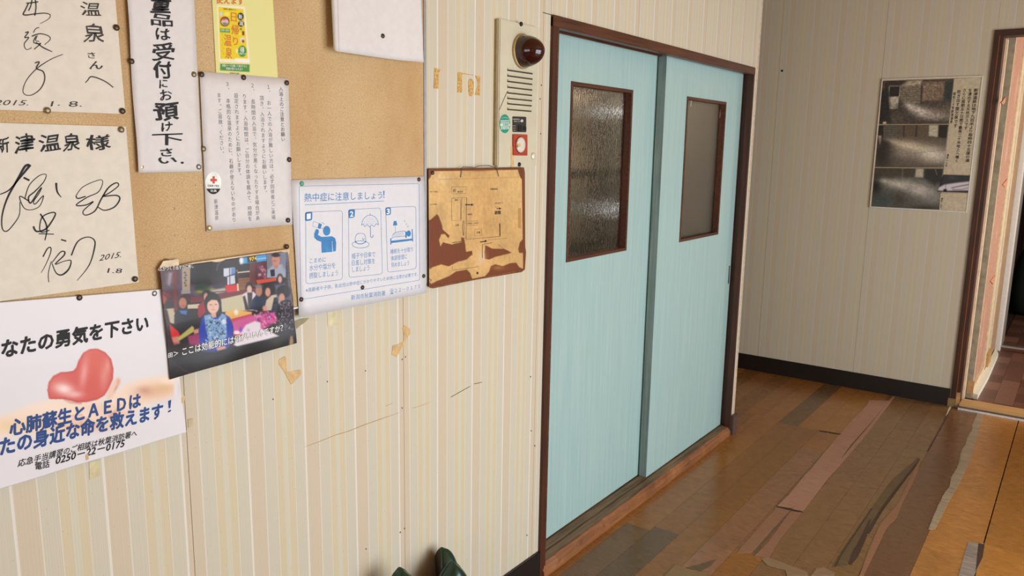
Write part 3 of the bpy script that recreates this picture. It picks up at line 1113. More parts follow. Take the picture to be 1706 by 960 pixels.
M_lining = lining()
boxo('lining', (0.80, Y1 + 0.165, 0.0), (0.934, 6.0, 2.4), M_lining, po)
boxo('base_board', (0.934, Y1 + 0.165, 0.0), (0.946, 6.0, 0.07), M_post, po)
MB().prism([(0.946, Y1 + 0.15), (0.976, Y1 + 0.13), (0.984, 5.9), (0.978, 6.6), (0.946, 6.78)], Plane('z', 0.0), 0.0005, 0.034).build('concrete_kerb', plain('cream_kerb', (236, 232, 214), 0.7, 0, 0.03), po)
PL = Plane('x', 0.934)
M_rust = plain('rust_ledge', (206, 142, 106), 0.8)
for px, py in ((1674, 165), (1677, 302), (1657, 462)):
    a, z = PL.to2(px - 8, py + 6)
    a2, z2 = PL.to2(px, py - 4)
    MB().prism([(a, z), (a2, z2), (a2, z2 - 0.03), (a2 - 0.1, z2 - 0.05)], PL, 0.0, 0.006).build('stain_ledge', M_rust, po)
boxo('post', (0.80, 6.0, 0.0), (0.942, 6.20, 2.4), M_post, po, 0.004)
boxo('post', (0.80, 6.2, 0.0), (0.937, 6.23, 2.4), M_taupe, po)
boxo('post', (0.80, 6.23, 0.0), (0.942, 6.36, 2.4), M_post, po, 0.004)
boxo('board_end', (0.80, 6.36, 0.0), (0.940, 6.80, 2.4), M_taupe, po)
boxo('raw_patch', (0.943, 6.1, 0.03), (0.956, 6.3, 0.13), M_patch, po)
t3 = tag(empty('trim_3', (0.96, 6.88, 0)), 'white painted frame post at the inner end of the porch', 'door frame', kind='structure')
boxo('post', (0.93, 6.83, 0.0), (0.972, 6.9, 2.3), plain('white_gloss_paint', (244, 242, 240), 0.35, 0, 0.02), t3, 0.004)
boxo('track', (0.972, 6.84, 0.034), (2.7, 6.87, 0.044), M_alu, t3)
boxo('board_end', (0.90, 6.9, 0.0), (0.968, 7.25, 2.3), plain('grey_board', (140, 130, 120), 0.6), t3)
# porch floor tiles
pf = boxo('floor_porch', (0.85, Y1 + 0.008, -0.05), (2.9, 10.2, 0.0), plain('tile_bed', (60, 42, 34), 0.8))
tag(pf, 'brown checkered vinyl tile floor of the porch', 'floor', kind='structure')


def tile_mat():
    t = NT('brown_vinyl_tile')
    oi = t.n('ShaderNodeObjectInfo')
    f = t.noise((70, 70, 70), 1.0, 4, 0.7)
    c = t.mix(0.5, oi.outputs['Color'], t.ramp(f, [(0.3, (170, 165, 160)), (0.7, (255, 255, 255))]), 'MULTIPLY')
    t.l(c, t.b.inputs['Base Color'])
    t.b.inputs['Roughness'].default_value = 0.4
    return t.m


M_tile = tile_mat()
tcol = [(122, 82, 66), (104, 68, 54), (136, 98, 80), (112, 78, 64)]
tm = {}
for i in range(16):
    for j in range(-1, 18):
        x0 = 0.96 + 0.1 * i
        y0 = 5.24 + 0.2 * j + (0.1 if i % 2 else 0)
        y1 = y0 + 0.199
        y0c = max(y0, YB + 0.1005)
        if y1 - y0c < 0.01 or x0 > 2.5:
            continue
        o = boxo('floor_tile', (x0, y0c, 0.0), (x0 + 0.099, y1, 0.004), M_tile, pf)
        c = lin(tcol[(i * 2 + j * 3 + (i * j) % 3) % 4])
        o.color = (float(c[0]), float(c[1]), float(c[2]), 1)
# porch enclosure
pw = tag(empty('wall_porch_outer', (2.7, 6, 0)), 'outer porch walls and dark hall behind', 'wall', kind='structure')
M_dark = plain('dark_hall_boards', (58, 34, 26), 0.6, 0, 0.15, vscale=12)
mb = MB()
mb.box((2.9, YB + 0.09, 0), (3.0, 5.4, CEIL)).box((2.9, 6.8, 0), (3.0, 10.2, CEIL)).box((2.9, 5.4, 2.2), (3.0, 6.8, CEIL))
mb.build('porch_wall', M_plaster, pw)
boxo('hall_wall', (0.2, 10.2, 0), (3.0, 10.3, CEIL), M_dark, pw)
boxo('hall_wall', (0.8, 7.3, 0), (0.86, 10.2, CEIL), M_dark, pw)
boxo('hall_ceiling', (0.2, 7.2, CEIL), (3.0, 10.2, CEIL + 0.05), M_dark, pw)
boxo('porch_header', (0.972, 6.84, 2.08), (2.9, 6.9, CEIL), M_post, pw)
bag = tag(empty('bundle', (1.02, 8.6, 0)), 'dark bundle standing in the shadow of the hall beyond the porch', 'bag')
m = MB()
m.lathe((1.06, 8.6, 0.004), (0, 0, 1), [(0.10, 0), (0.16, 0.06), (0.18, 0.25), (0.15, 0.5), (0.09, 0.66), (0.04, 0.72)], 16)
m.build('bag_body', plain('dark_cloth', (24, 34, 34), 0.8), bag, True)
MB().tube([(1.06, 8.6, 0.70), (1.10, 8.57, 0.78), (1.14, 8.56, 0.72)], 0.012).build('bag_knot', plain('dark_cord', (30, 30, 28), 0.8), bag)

# ------------------------------------------------------------------ notice board
XBRD = 0.010
PB = Plane('x', XBRD)
nb = tag(empty('notice_board', (0, 0.3, 1.0)), 'large tan hardboard notice board with a thin grey metal edge on the striped wall', 'notice board')
yr = PB.to2(708, 200)[0]
zb = PB.to2(712, 470)[1]
boxo('board', (0.0004, -0.95, zb), (XBRD, yr - 0.0055, 2.15), M_cork, nb)
boxo('metal_edge', (0.0004, yr - 0.005, zb - 0.002), (XBRD + 0.002, yr + 0.0035, 2.15), M_alu, nb)
boxo('metal_edge', (0.0004, -0.95, zb - 0.004), (XBRD + 0.002, yr - 0.0055, zb - 0.0005), M_alu, nb)

PP = Plane('x', XBRD + 0.0008)
PK = Plane('x', XBRD + 0.002)


def thing(name, label, cat, at, group=None, pl=PP):
    a, b = pl.to2(*at)
    return tag(empty(name, pl.P(a, b)), label, cat, group)


# --- autograph cards
k1 = thing('autograph_card', 'white autograph card with one column of cursive signature, top left corner', 'card', (100, 100), 'autograph cards on the notice board')
a_tr, a_br = PP.to2(191, 0), PP.to2(208, 190)
MB().prism([PP.to2(-60, -14), PP.to2(190, -14), PP.to2(208, 190), PP.to2(-60, 181)], PP, 0.0, 0.002).build('card', M_card, k1)
k1.children[0]['label'] = 'white card with gilt edge'
PI = Plane('x', XBRD + 0.0032)
ink = Ink(PI, (0, 0, 4))
for pts, w_ in [([(215, -10), (205, 40), (190, 72)], 6), ([(235, -10), (240, 50), (232, 105)], 6), ([(175, 22), (215, 18), (255, 12)], 6),
                ([(190, 22), (168, 68), (155, 95), (180, 100), (240, 92), (300, 88), (335, 100), (322, 128), (268, 158)], [6, 7, 5, 2]),
                ([(168, 218), (190, 214), (165, 250), (192, 250), (163, 290), (168, 322), (185, 330), (212, 318)], [6, 5, 3]), ([(222, 218), (240, 190), (262, 184)], 4),
                ([(212, 242), (265, 225), (320, 238), (335, 262), (298, 298)], [6, 5, 3]), ([(240, 240), (224, 280), (250, 292), (272, 290), (240, 318), (228, 330)], 5),
                ([(238, 280), (290, 318), (348, 345)], [4, 7, 4]), ([(250, 236), (238, 268), (262, 276)], 4),
                ([(232, 420), (262, 414), (243, 455), (288, 478), (298, 530), (270, 592), (215, 632), (170, 632), (153, 600), (180, 530), (240, 462), (290, 425), (350, 390), (420, 362)], [6, 7, 6, 4, 4, 5, 3]),
                ([(568, 552), (585, 535), (605, 512), (650, 520), (710, 548), (755, 583)], [4, 6, 6, 5])]:
    ink.stroke(pts, [q * 1.35 for q in w_] if isinstance(w_, list) else w_ * 1.35)
ink.glyph('温', (606, 62), 128, 90, 0.012, True)
ink.glyph('泉', (628, 222), 135, 120, 0.012, True)
ink.glyph('さ', (610, 368), 50, 40, 0.015, True)
ink.glyph('ん', (642, 434), 90, 54, 0.015, True)
ink.line('2015.', (-45, 704), (185, 706), 46, shear=0.12)
ink.line('1.', (335, 714), (398, 706), 44, shear=0.2)
ink.line('8.', (455, 716), (545, 714), 48, shear=0.08)
ink.build('handwriting', M_ink2, k1)
k2 = thing('autograph_card', 'white autograph card with looping signatures, in the second row under the other card', 'card', (100, 350), 'autograph cards on the notice board')
MB().prism([PP.to2(-60, 203), PP.to2(209, 211), PP.to2(230, 470), PP.to2(-60, 510)], PP, 0.0, 0.002).build('card', M_card, k2)
ink = Ink(PI, (0, 190, 3.096))
for ch, c, w_, h_ in (('新', (10, 160), 78, 80), ('津', (126, 152), 98, 92), ('温', (258, 150), 106, 86), ('泉', (370, 146), 84, 86), ('様', (508, 146), 120, 76)):
    ink.glyph(ch, c, w_, h_, 0.018, True)
for pts, w_ in [([(150, 262), (128, 272), (95, 330), (40, 430), (12, 520), (12, 590), (35, 605), (70, 570), (100, 520), (103, 455)], [10, 9, 5, 4, 3]),
                ([(0, 415), (50, 390), (110, 320), (157, 262)], [4, 6, 11]), ([(122, 328), (152, 343)], 8), ([(128, 440), (150, 370), (200, 320), (238, 312), (226, 350), (180, 400), (148, 428), (158, 460), (198, 400), (215, 380), (200, 412), (174, 450), (182, 465), (214, 430), (225, 425), (205, 475), (160, 495), (122, 482), (102, 425), (150, 450)], [4, 3, 6, 4, 4, 3, 5]),
                ([(290, 355), (295, 400), (316, 430)], [9, 7, 3]), ([(392, 422), (430, 375), (510, 341), (530, 352), (508, 402), (450, 430), (393, 470), (442, 470), (482, 452), (430, 500), (442, 522), (490, 500), (522, 440), (560, 380), (600, 355), (610, 372), (560, 410), (530, 425), (600, 420), (618, 440), (590, 480), (540, 497), (505, 480)], [3, 3, 5, 4, 6, 4, 6, 4]),
                ([(392, 422), (402, 436), (442, 425)], 5), ([(172, 580), (190, 606), (240, 590), (285, 522), (270, 508), (220, 530), (205, 580), (214, 610), (255, 600)], [8, 5, 4]), ([(208, 515), (235, 560), (242, 600), (232, 652)], [6, 6, 4]), ([(200, 618), (278, 620)], 4), ([(315, 648), (342, 656)], 6),
                ([(222, 737), (245, 695), (262, 690), (260, 720), (235, 780), (212, 820)], [5, 4, 2]), ([(265, 760), (250, 820), (252, 868)], 3), ([(268, 768), (310, 715), (332, 710), (330, 730), (285, 775), (330, 760), (366, 757), (355, 800), (320, 830), (290, 820), (268, 770)], [3, 6, 3, 7, 3]),
                ([(368, 730), (400, 660), (450, 635), (486, 650), (488, 690), (460, 780), (398, 860)], [6, 4, 6, 2])]:
    ink.stroke(pts, [q * 1.25 for q in w_] if isinstance(w_, list) else w_ * 1.25)
ink.line('2015.', (508, 762), (622, 742), 38, shear=0.15)
ink.line('1.8', (552, 822), (626, 824), 32, shear=0.12)
ink.build('handwriting', M_ink, k2)

# --- brush written notice
k3 = thing('brush_notice', 'long white paper strip with black brush-written vertical sentence', 'notice', (275, 150))
PS = Plane('x', XBRD + 0.0035)
sheet('paper', [(209, -20), (322, -20), (336, 286), (229, 288)], PS, 10, 40, M_white_paper, bend=lambda u, v: 0.004 * np.exp(-(u / 0.12) ** 2) * (0.5 + 0.5 * np.sin(v * 9)) + 0.0005, parent=k3)
ink = Ink(Plane('x', XBRD + 0.0052), (200, 0, 3.2))
for ch, c, w_, h_, b in (('重', (218, 24), 98, 84, .02), ('品', (225, 108), 112, 62, .012), ('は', (230, 182), 72, 60, .015), ('受', (232, 276), 110, 90, .012), ('付', (228, 372), 92, 88, .02), ('に', (232, 446), 42, 44, .012), ('お', (245, 508), 62, 56, .008),
                         ('預', (248, 596), 122, 90, .02), ('け', (250, 676), 54, 48, .015), ('下', (255, 744), 158, 62, .012), ('さ', (248, 812), 62, 42, .02), ('い', (255, 856), 90, 32, .025)):
    ink.glyph(ch, c, w_, h_, b * 1.6, True)
ink.ell((332, 868), 8, 6)
ink.build('brush_writing', M_ink, k3)

# --- yellow leaflet
k4 = thing('yellow_leaflet', 'yellow leaflet advertising hot spring day trips, tucked above the bathing notice', 'leaflet', (405, 60))


def paint_leaf(c):
    c.frame(320, 0, 4.8)
    c.poly([(198, 42), (422, 52), (464, 508), (216, 492)], (240, 232, 200), 1)
    c.poly([(210, 54), (410, 74), (446, 478), (226, 470)], (232, 206, 28), 1)
    c.poly([(225, 510), (460, 516), (459, 576), (224, 563)], (78, 146, 62), 1)
    c.poly([(222, 226), (302, 230), (304, 262), (224, 258)], (96, 160, 60), 1)
    c.ell(262, 172, 38, 40, (120, 62, 40)).ell(262, 176, 30, 26, (214, 200, 190)).blob(255, 150, 18, 12, (200, 70, 50)).blob(262, 190, 22, 10, (110, 110, 90))
    c.ell(232, 112, 12, 20, (206, 208, 216)).ell(278, 112, 24, 18, (240, 226, 80))
    c.ell(388, 132, 25, 30, (30, 24, 14)).ell(392, 190, 25, 24, (30, 24, 14))
    c.poly([(400, 248), (418, 250), (418, 282), (401, 282)], (120, 56, 20))
    c.ell(402, 318, 20, 24, (222, 214, 190)).ell(408, 330, 10, 12, (150, 60, 40))
    c.ell(402, 410, 34, 46, (70, 150, 60)).ell(358, 408, 10, 18, (236, 226, 180))
    c.poly([(344, 466), (458, 470), (460, 500), (344, 492)], (244, 240, 226))
    for i in range(8):
        c.blob(240 + (i % 2) * 10, 275 + i * 22, 5, 7, (196, 170, 40), 0.7)
    c.blob(390, 232, 8, 8, (60, 90, 60)).blob(382, 272, 8, 8, (250, 236, 120))


sheet('paper', [(352, -22), (453, -22), (463, 131), (360, 128)], PP, 110, 150, M_print, paint_leaf, (226, 221, 146), parent=k4)
FR4 = (320, 0, 4.8)
P4 = Plane('x', XBRD + 0.0017)
ink = Ink(P4, FR4)
ink.glyph('日', (334, 138), 44, 72, 0.01)
ink.glyph('帰', (345, 238), 58, 78, 0.01)
ink.glyph('り', (348, 330), 40, 66, 0.01)
ink.glyph('温', (286, 322), 58, 90, 0.01)
ink.glyph('泉', (294, 424), 50, 88, 0.01)
ink.line('使えます', (192, 24), (412, 40), 62, 0.03)
ink.build('lettering', M_orangep, k4, 'orange lettering')
ink = Ink(P4, FR4)
ink.glyph('新', (387, 134), 30, 38, 0.01)
ink.glyph('潟', (392, 188), 32, 36, 0.01)
ink.glyph('得', (400, 400), 34, 46, 0.01)
ink.line('特典つき', (376, 438), (430, 440), 16)
ink.line('掲載ページを開いて提示すると', (240, 534), (440, 540), 20, 0.005)
ink.line('特典が受けられます', (272, 558), (406, 564), 20, 0.005)
ink.line('日帰り温泉', (230, 248), (296, 252), 18)
ink.build('lettering', M_white, k4, 'white lettering')
ink = Ink(P4, FR4)
ink.line('日帰り温泉ガイド', (252, 76), (356, 86), 12, 0.01)
ink.line('新潟県内の温泉', (302, 590), (378, 595), 13)
ink.build('lettering', M_ink2, k4, 'small brown lettering')

# --- bathing notice
k5 = thing('bathing_notice', 'white typed notice with vertical columns of bathing rules and a round cross sticker', 'notice', (410, 250))
PS5 = Plane('x', XBRD + 0.0022)
sheet('paper', [(332, 119), (480, 131), (487, 374), (344, 386)], PS5, 12, 12, M_white_paper, bend=lambda u, v: 0.0004 + 0 * u, parent=k5)
ink = Ink(Plane('x', XBRD + 0.0033), (325, 110, 3.309))
for tx, p0, p1, wd, b in (('入浴上のご注意とお願い', (473, 112), (486, 418), 23, 0.012), ('１、　お一人での入浴が難しい方は、必ず同伴者とご来場', (404, 100), (433, 848), 24, 0), ('頂き、入浴されますようにお願いします。', (367, 162), (388, 712), 24, 0),
                          ('２、　長時間の入浴で、気分が悪くなったりする場合があ', (316, 92), (346, 852), 24, 0), ('ります。入浴時間は、ご自分の体調を鑑みて、時間を', (272, 152), (304, 856), 24, 0), ('設定されますようにお願いします。', (226, 148), (246, 618), 24, 0),
                          ('３、　本格的な温泉のために、石鹸が使えないものがあり', (177, 84), (216, 862), 24, 0), ('ます。ご容赦、ください。', (131, 146), (151, 496), 24, 0), ('新津温泉', (114, 732), (120, 852), 22, 0)):
    ink.col(tx, p0, p1, wd, b)
ink.build('lettering', M_inkgrey, k5)
P5 = Plane('x', XBRD + 0.0036)
fr = (325, 110, 3.309)
ink = Ink(P5, fr)
ink.ell((101, 645), 44, 62)
ink.build('sticker', plain('white_sticker', (236, 240, 232), 0.4), k5, 'round white sticker')
ink = Ink(P5, fr, 0.0003)
ink.poly([(101 + 44 * math.cos(math.radians(a)), 645 + 62 * math.sin(math.radians(a))) for a in range(30, 151, 6)])
ink.line('日本赤十字社', (70, 667), (132, 669), 14, 0.01)
ink.build('sticker_band', M_ink, k5, 'black band of the sticker')
ink = Ink(P5, fr, 0.0004)
ink.poly([(96, 608), (108, 608), (108, 622), (120, 622), (120, 636), (108, 636), (108, 648), (96, 648), (96, 636), (84, 636), (84, 622), (96, 622)])
ink.build('red_cross', M_red, k5)
ink = Ink(P5, fr, 0.0005)
ink.line('社員', (84, 694), (118, 695), 13, 0.01)
ink.build('sticker_lettering', M_white, k5)

# --- curled blank sheet
k6 = thing('blank_sheet', 'blank white sheet with its left edge curled forward, at the top right of the board', 'paper', (630, 50))
PBS, PBR = Plane('x', XBRD + 0.030), Plane('x', XBRD + 0.036)
yl, yR = PBS.to2(564, 86)[0], PBR.to2(706, 104)[0]
zl, zr = PBS.to2(564, 86)[1], PBR.to2(706, 104)[1]
NX, NZ = 40, 30
V, Fc = [], []
for j in range(NZ + 1):
    t = j / NZ
    for i in range(NX + 1):
        u = i / NX
        yy = yl + (yR - yl) * u - 0.016 * math.sin(min(1, u * 1.0) * math.pi) * 0 - 0.014 * (1 - t) * u * 0.8
        zz = (zl + (zr - zl) * u) * (1 - 0) + (2.1 - (zl + (zr - zl) * u)) * (1 - t)
        xx = XBRD + 0.018 + 0.012 * math.exp(-(u / 0.35) ** 2) + (0.018 * math.exp(-((1 - u) / 0.16) ** 2) * (0.4 + 0.6 * t))
        V.append((xx, yy, zz))
    # curl: the left edge folds back in a roll
W = NX + 1
Fc = [(j * W + i, (j + 1) * W + i, (j + 1) * W + i + 1, j * W + i + 1) for j in range(NZ) for i in range(NX)]
k = len(V)
NC = 10
for j in range(NZ + 1):
    t = j / NZ
    zb_ = V[j * W][2]
    for i in range(NC + 1):
        an = math.pi * 1.15 * i / NC
        r = 0.0085 - 0.0035 * t * t
        V.append((V[j * W][0] - r + r * math.cos(an), V[j * W][1] - r * 1.3 * math.sin(an) - 0.002 * i / NC, zb_ + 0.004 * (i / NC)))
W2 = NC + 1
Fc += [(k + j * W2 + i, k + j * W2 + i + 1, k + (j + 1) * W2 + i + 1, k + (j + 1) * W2 + i) for j in range(NZ) for i in range(NC)]
mb = MB()
mb.v, mb.f = V, Fc
o = mb.build('paper', M_white_paper, k6, True)
sm = o.modifiers.new('thick', 'SOLIDIFY')
sm.thickness = 0.0004

# --- heatstroke poster
k7 = thing('heatstroke_poster', 'white poster with blue print and three pictogram boxes warning of heatstroke', 'poster', (600, 410))
PS7 = Plane('x', XBRD + 0.0028)
sheet('paper', [(484, 300), (706, 294), (710, 488), (498, 529)], PS7, 14, 12, plain('bluish_white_paper', (222, 222, 227), 0.45, 0, 0.01), bend=lambda u, v: 0.0003 + 0.0 * u, parent=k7)
P7 = Plane('x', XBRD + 0.0037)
f7 = (480, 280, 3.692)


def rrect(a, b, c, d, r):
    """rounded quadrilateral outline a tl, b tr, c br, d bl"""
    out = []
    Q = [np.array(p, float) for p in (a, b, c, d)]
    for i in range(4):
        p, q, s_ = Q[i - 1], Q[i], Q[(i + 1) % 4]
        e1 = (p - q) / np.linalg.norm(p - q)
        e2 = (s_ - q) / np.linalg.norm(s_ - q)
        for t in np.linspace(0, 1, 6):
            A, B, C = q + e1 * r, q, q + e2 * r
            out.append(tuple((1 - t) ** 2 * A + 2 * t * (1 - t) * B + t * t * C))
    return out


ink = Ink(P7, f7)
ink.stroke(rrect((68, 112), (806, 96), (810, 690), (78, 810), 12), 2.4, False, True)
ink.line('熱中症に注意しましょう', (100, 208), (578, 190), 54, 0.004, em=0.94)
ink.line('！', (584, 188), (594, 187), 46, em=0.8)
ink.stroke([(103, 227), (590, 203)], 3, False)
for q in (((108, 272), (334, 262), (334, 686), (110, 714)), ((372, 256), (570, 246), (580, 652), (374, 674)), ((600, 243), (786, 236), (788, 620), (612, 642))):
    ink.stroke(rrect(*q, 18), 2.4, False, True)
for q in (((104, 272), (150, 268), (148, 322), (104, 328)), ((370, 256), (412, 253), (410, 305), (371, 310)), ((598, 243), (632, 241), (632, 288), (600, 292))):
    ink.poly(rrect(*q, 12))
# drinking figure
ink.ell((237, 386), 23, 30)
ink.poly([(166, 388), (172, 376), (186, 378), (190, 392), (184, 412), (206, 424), (270, 420), (290, 432), (296, 460), (294, 512), (276, 514), (272, 450), (270, 452), (272, 516), (206, 522), (204, 455), (176, 444), (160, 428), (160, 405)])
ink.stroke([(156, 328), (206, 346), (198, 374), (150, 358), (156, 328)], 2, False)
ink.poly([(188, 340), (208, 347), (200, 374), (182, 368)])
for a in ((208, 335, 214, 340), (216, 340, 222, 345), (204, 372, 214, 370)):
    ink.stroke([(a[0], a[1]), (a[2], a[3])], 3, False)
# parasol and hat
ink.stroke([(452, 354), (458, 325), (480, 298), (505, 290), (532, 300), (550, 322), (556, 350)], 3)
ink.stroke([(452, 354), (462, 344), (472, 360), (486, 348), (500, 362), (514, 350), (528, 360), (542, 344), (556, 350)], 3)
for r_ in range(4):
    for q_ in range(9):
        xx, yy = 466 + q_ * 9.5 + (r_ % 2) * 4, 308 + r_ * 11
        if (xx - 504) ** 2 / 46 ** 2 + (yy - 350) ** 2 / 52 ** 2 < 0.9:
            ink.ell((xx, yy), 1.6, 2, 6)
ink.stroke([(505, 290), (505, 278)], 3, False)
ink.stroke([(506, 358), (507, 405), (508, 422), (514, 428), (522, 422), (522, 412)], 4)
ink.ring((446, 470), 52, 22, 3)
ink.stroke([(414, 462), (414, 425), (426, 406), (446, 402), (466, 406), (476, 425), (478, 458)], 3)
ink.stroke([(414, 452), (430, 466), (462, 464), (478, 450)], 5)
ink.stroke([(458, 430), (462, 444), (468, 432)], 3)
# bed and lamp
ink.poly([(650, 326), (666, 325), (672, 352), (645, 355)])
ink.stroke([(659, 354), (661, 395)], 2.4, False)
ink.poly([(628, 432), (634, 432), (636, 448), (762, 434), (760, 376), (766, 375), (769, 452), (763, 453), (762, 446), (636, 462), (635, 471), (629, 472)])
ink.stroke([(640, 420), (652, 402), (680, 392), (712, 388), (722, 392), (722, 428)], 3)
ink.stroke([(636, 436), (644, 426), (660, 424), (722, 418)], 3)
for i in range(8):
    ink.stroke([(652 + i * 8, 402 - i * 1.2), (650 + i * 8, 420 - i)], 1.4, False)
ink.poly([(722, 392), (730, 390), (730, 428), (722, 430)])
ink.ell((742, 403), 13, 19)
for i, (x, y) in enumerate(((712, 322), (722, 340), (732, 356))):
    ink.stroke([(x, y), (x + 8, y - 1), (x + 1, y + 9), (x + 9, y + 8)], 2, False)
for tx, p0, p1, h in (('こまめに', (132, 588), (232, 578), 32), ('水分や塩分を', (130, 634), (290, 616), 36), ('摂取しましょう', (130, 682), (306, 662), 36),
                      ('帽子や日傘で', (392, 560), (536, 546), 34), ('日差し対策を', (392, 602), (534, 588), 34), ('しましょう', (394, 642), (500, 630), 34),
                      ('睡眠を十分取り', (630, 530), (768, 514), 30), ('体調管理に', (632, 572), (732, 558), 30), ('努めましょう', (634, 612), (744, 598), 30),
                      ('※高齢者や子供、乳幼児は熱中症にかかりやすいため特に注意が必要です。', (108, 766), (798, 664), 26),
                      ('新潟市秋葉消防署', (388, 814), (598, 784), 32), ('☎', (626, 775), (650, 772), 32), ('２２－０１７５', (656, 768), (812, 740), 26)):
    ink.line(tx, p0, p1, h)
ink.build('blue_print', M_blue, k7)
ink = Ink(P7, f7, 0.0003)
for tx, p0, p1 in (('1', (118, 314), (134, 312)), ('2', (380, 300), (400, 298)), ('3', (606, 284), (624, 282))):
    ink.line(tx, p0, p1, 34, 0.03, em=0.73, drop=0)
ink.build('number_lettering', M_white, k7)

# --- AED poster
k8 = thing('rescue_poster', 'large white poster with a red heart held in hands and navy lettering, bottom left', 'poster', (150, 640), pl=Plane('x', 0.006))
P8 = Plane('x', XBRD + 0.0042)


def paint_aed(c):
    c.frame(50, 560, 5.332)
    sk, sk2, sk3 = (238, 206, 180), (226, 178, 146), (246, 224, 206)
    # arm from the right
    c.poly([(700, 560), (860, 420), (1000, 380), (1285, 345), (1290, 520), (1180, 560), (960, 640), (700, 740), (520, 800), (380, 860), (0, 870), (-280, 900), (-280, 720), (0, 620), (180, 565), (330, 572), (450, 595), (600, 570)], sk3, 10)
    c.blob(1050, 500, 170, 70, (214, 160, 124), 0.55).blob(1020, 482, 60, 36, (186, 120, 96), 0.45).blob(1200, 460, 110, 60, (216, 170, 120), 0.6)
    c.blob(1230, 400, 90, 30, (250, 234, 214), 0.7).blob(640, 640, 200, 50, sk, 0.8).blob(250, 640, 230, 50, (248, 228, 210), 0.8).blob(-150, 800, 260, 60, (240, 208, 150), 0.6)
    c.blob(500, 800, 260, 50, sk2, 0.7).blob(760, 700, 120, 40, sk2, 0.6).blob(100, 780, 260, 46, sk, 0.6)
    c.line([(700, 720), (770, 660), (800, 610)], 8, (196, 96, 82), 0.5, 5).line([(300, 720), (460, 700), (455, 790)], 6, (206, 126, 100), 0.5, 5).line([(380, 740), (520, 730)], 7, (216, 120, 100), 0.4, 5)
    # heart
    H = [(168, 560), (153, 480), (165, 410), (205, 355), (270, 322), (350, 316), (385, 308), (410, 280), (430, 220), (470, 150), (530, 115), (600, 112), (670, 145), (722, 205), (742, 290), (738, 380), (700, 470), (660, 530), (600, 565), (500, 588), (420, 592), (360, 575), (300, 560), (230, 562)]
    a = np.clip(0.5 - c.sd(H) / (1.2 * c.k), 0, 1)
    keep = c.c.copy()
    red = np.tile(np.array((212, 88, 80), float), (len(c.X), 1))
    c.c = red
    c.blob(590, 230, 120, 150, (220, 100, 82), 0.8).blob(250, 400, 110, 90, (222, 104, 92), 0.6)
    c.blob(300, 470, 90, 52, (252, 232, 230), 0.95, 12).blob(480, 330, 34, 130, (240, 170, 168), 0.8, 8).blob(400, 520, 70, 30, (250, 226, 226), 0.6)
    c.blob(660, 350, 40, 120, (232, 160, 150), 0.6, 6).blob(690, 260, 22, 60, (238, 178, 168), 0.5)
    d = c.sd(H)
    c.put(np.clip((d + 26) / 26, 0, 1) * 0.6, (190, 66, 60))
    c.c = keep + a[:, None] * (c.c - keep)
    # thumb
    c.poly([(675, 555), (700, 470), (740, 400), (780, 372), (805, 385), (800, 430), (760, 490), (735, 545), (700, 562)], (240, 204, 184), 4)
    c.blob(785, 400, 16, 24, (226, 158, 140), 0.8).blob(765, 460, 10, 40, (176, 110, 96), 0.5, 25)
    c.line([(300, 560), (360, 590), (450, 598)], 8, (150, 40, 40), 0.5, 5)
    c.frame(0, 470, 2.667)
    c.poly([(775, 440), (790, 440), (790, 520), (772, 512)], (226, 225, 230), 2)


Q8 = [(-40, 507), (280, 481), (312, 721), (-40, 828)]
b8 = lambda u, v: 0.0004 - 0.0035 * np.clip((v - 0.35) * 1.6, 0, 1) + 0.001 * np.sin(u * 14 + v * 5) * v
sheet('paper', Q8, P8, 240, 190, M_gloss, paint_aed, (228, 226, 231), bend=b8, parent=k8)
on8 = drape(Q8, P8, b8, 0.0008)
P8i = P8
f8 = (0, 470, 2.667)
ink = Ink(P8i, f8, 0, on8)
ink.line('あなたの勇気を下さい', (-78, 354), (656, 214), 84, 0.042, em=0.95)
ink.line('応急手当講習のご相談は秋葉消防署へ', (80, 824), (608, 686), 32, 0.018, shear=0.01)
ink.line('電話', (158, 838), (222, 824), 34, 0.018)
ink.line('0250－22－0175', (248, 812), (552, 732), 34, 0.03, em=0.74, drop=0, shear=0.02)
ink.build('lettering', M_ink, k8, 'black lettering')
ink = Ink(P8i, f8, 0, on8)
ink.line('心肺蘇生とＡＥＤは', (46, 686), (624, 556), 72, 0.045)
ink.line('なたの身近な命を救えます', (-76, 792), (724, 604), 78, 0.045)
ink.line('！', (748, 588), (764, 580), 56, 0.0, em=0.8)
ink.build('lettering', M_navy, k8, 'navy lettering')
M_tapey = plain('amber_tape', (214, 174, 118), 0.4)
ink = Ink(P8i, f8, 0.0002, on8)
ink.poly([(808, 514), (824, 506), (822, 530), (810, 542)])
ink.poly([(384, 770), (396, 766), (398, 790), (386, 796)])
ink.build('amber_tape', M_tapey, k8)

# --- television photo print
k9 = thing('photo_print', 'laminated colour print of people seated round a low table, white caption below', 'photo', (380, 530), pl=Plane('x', 0.008))
P9 = Plane('x', XBRD + 0.0085)


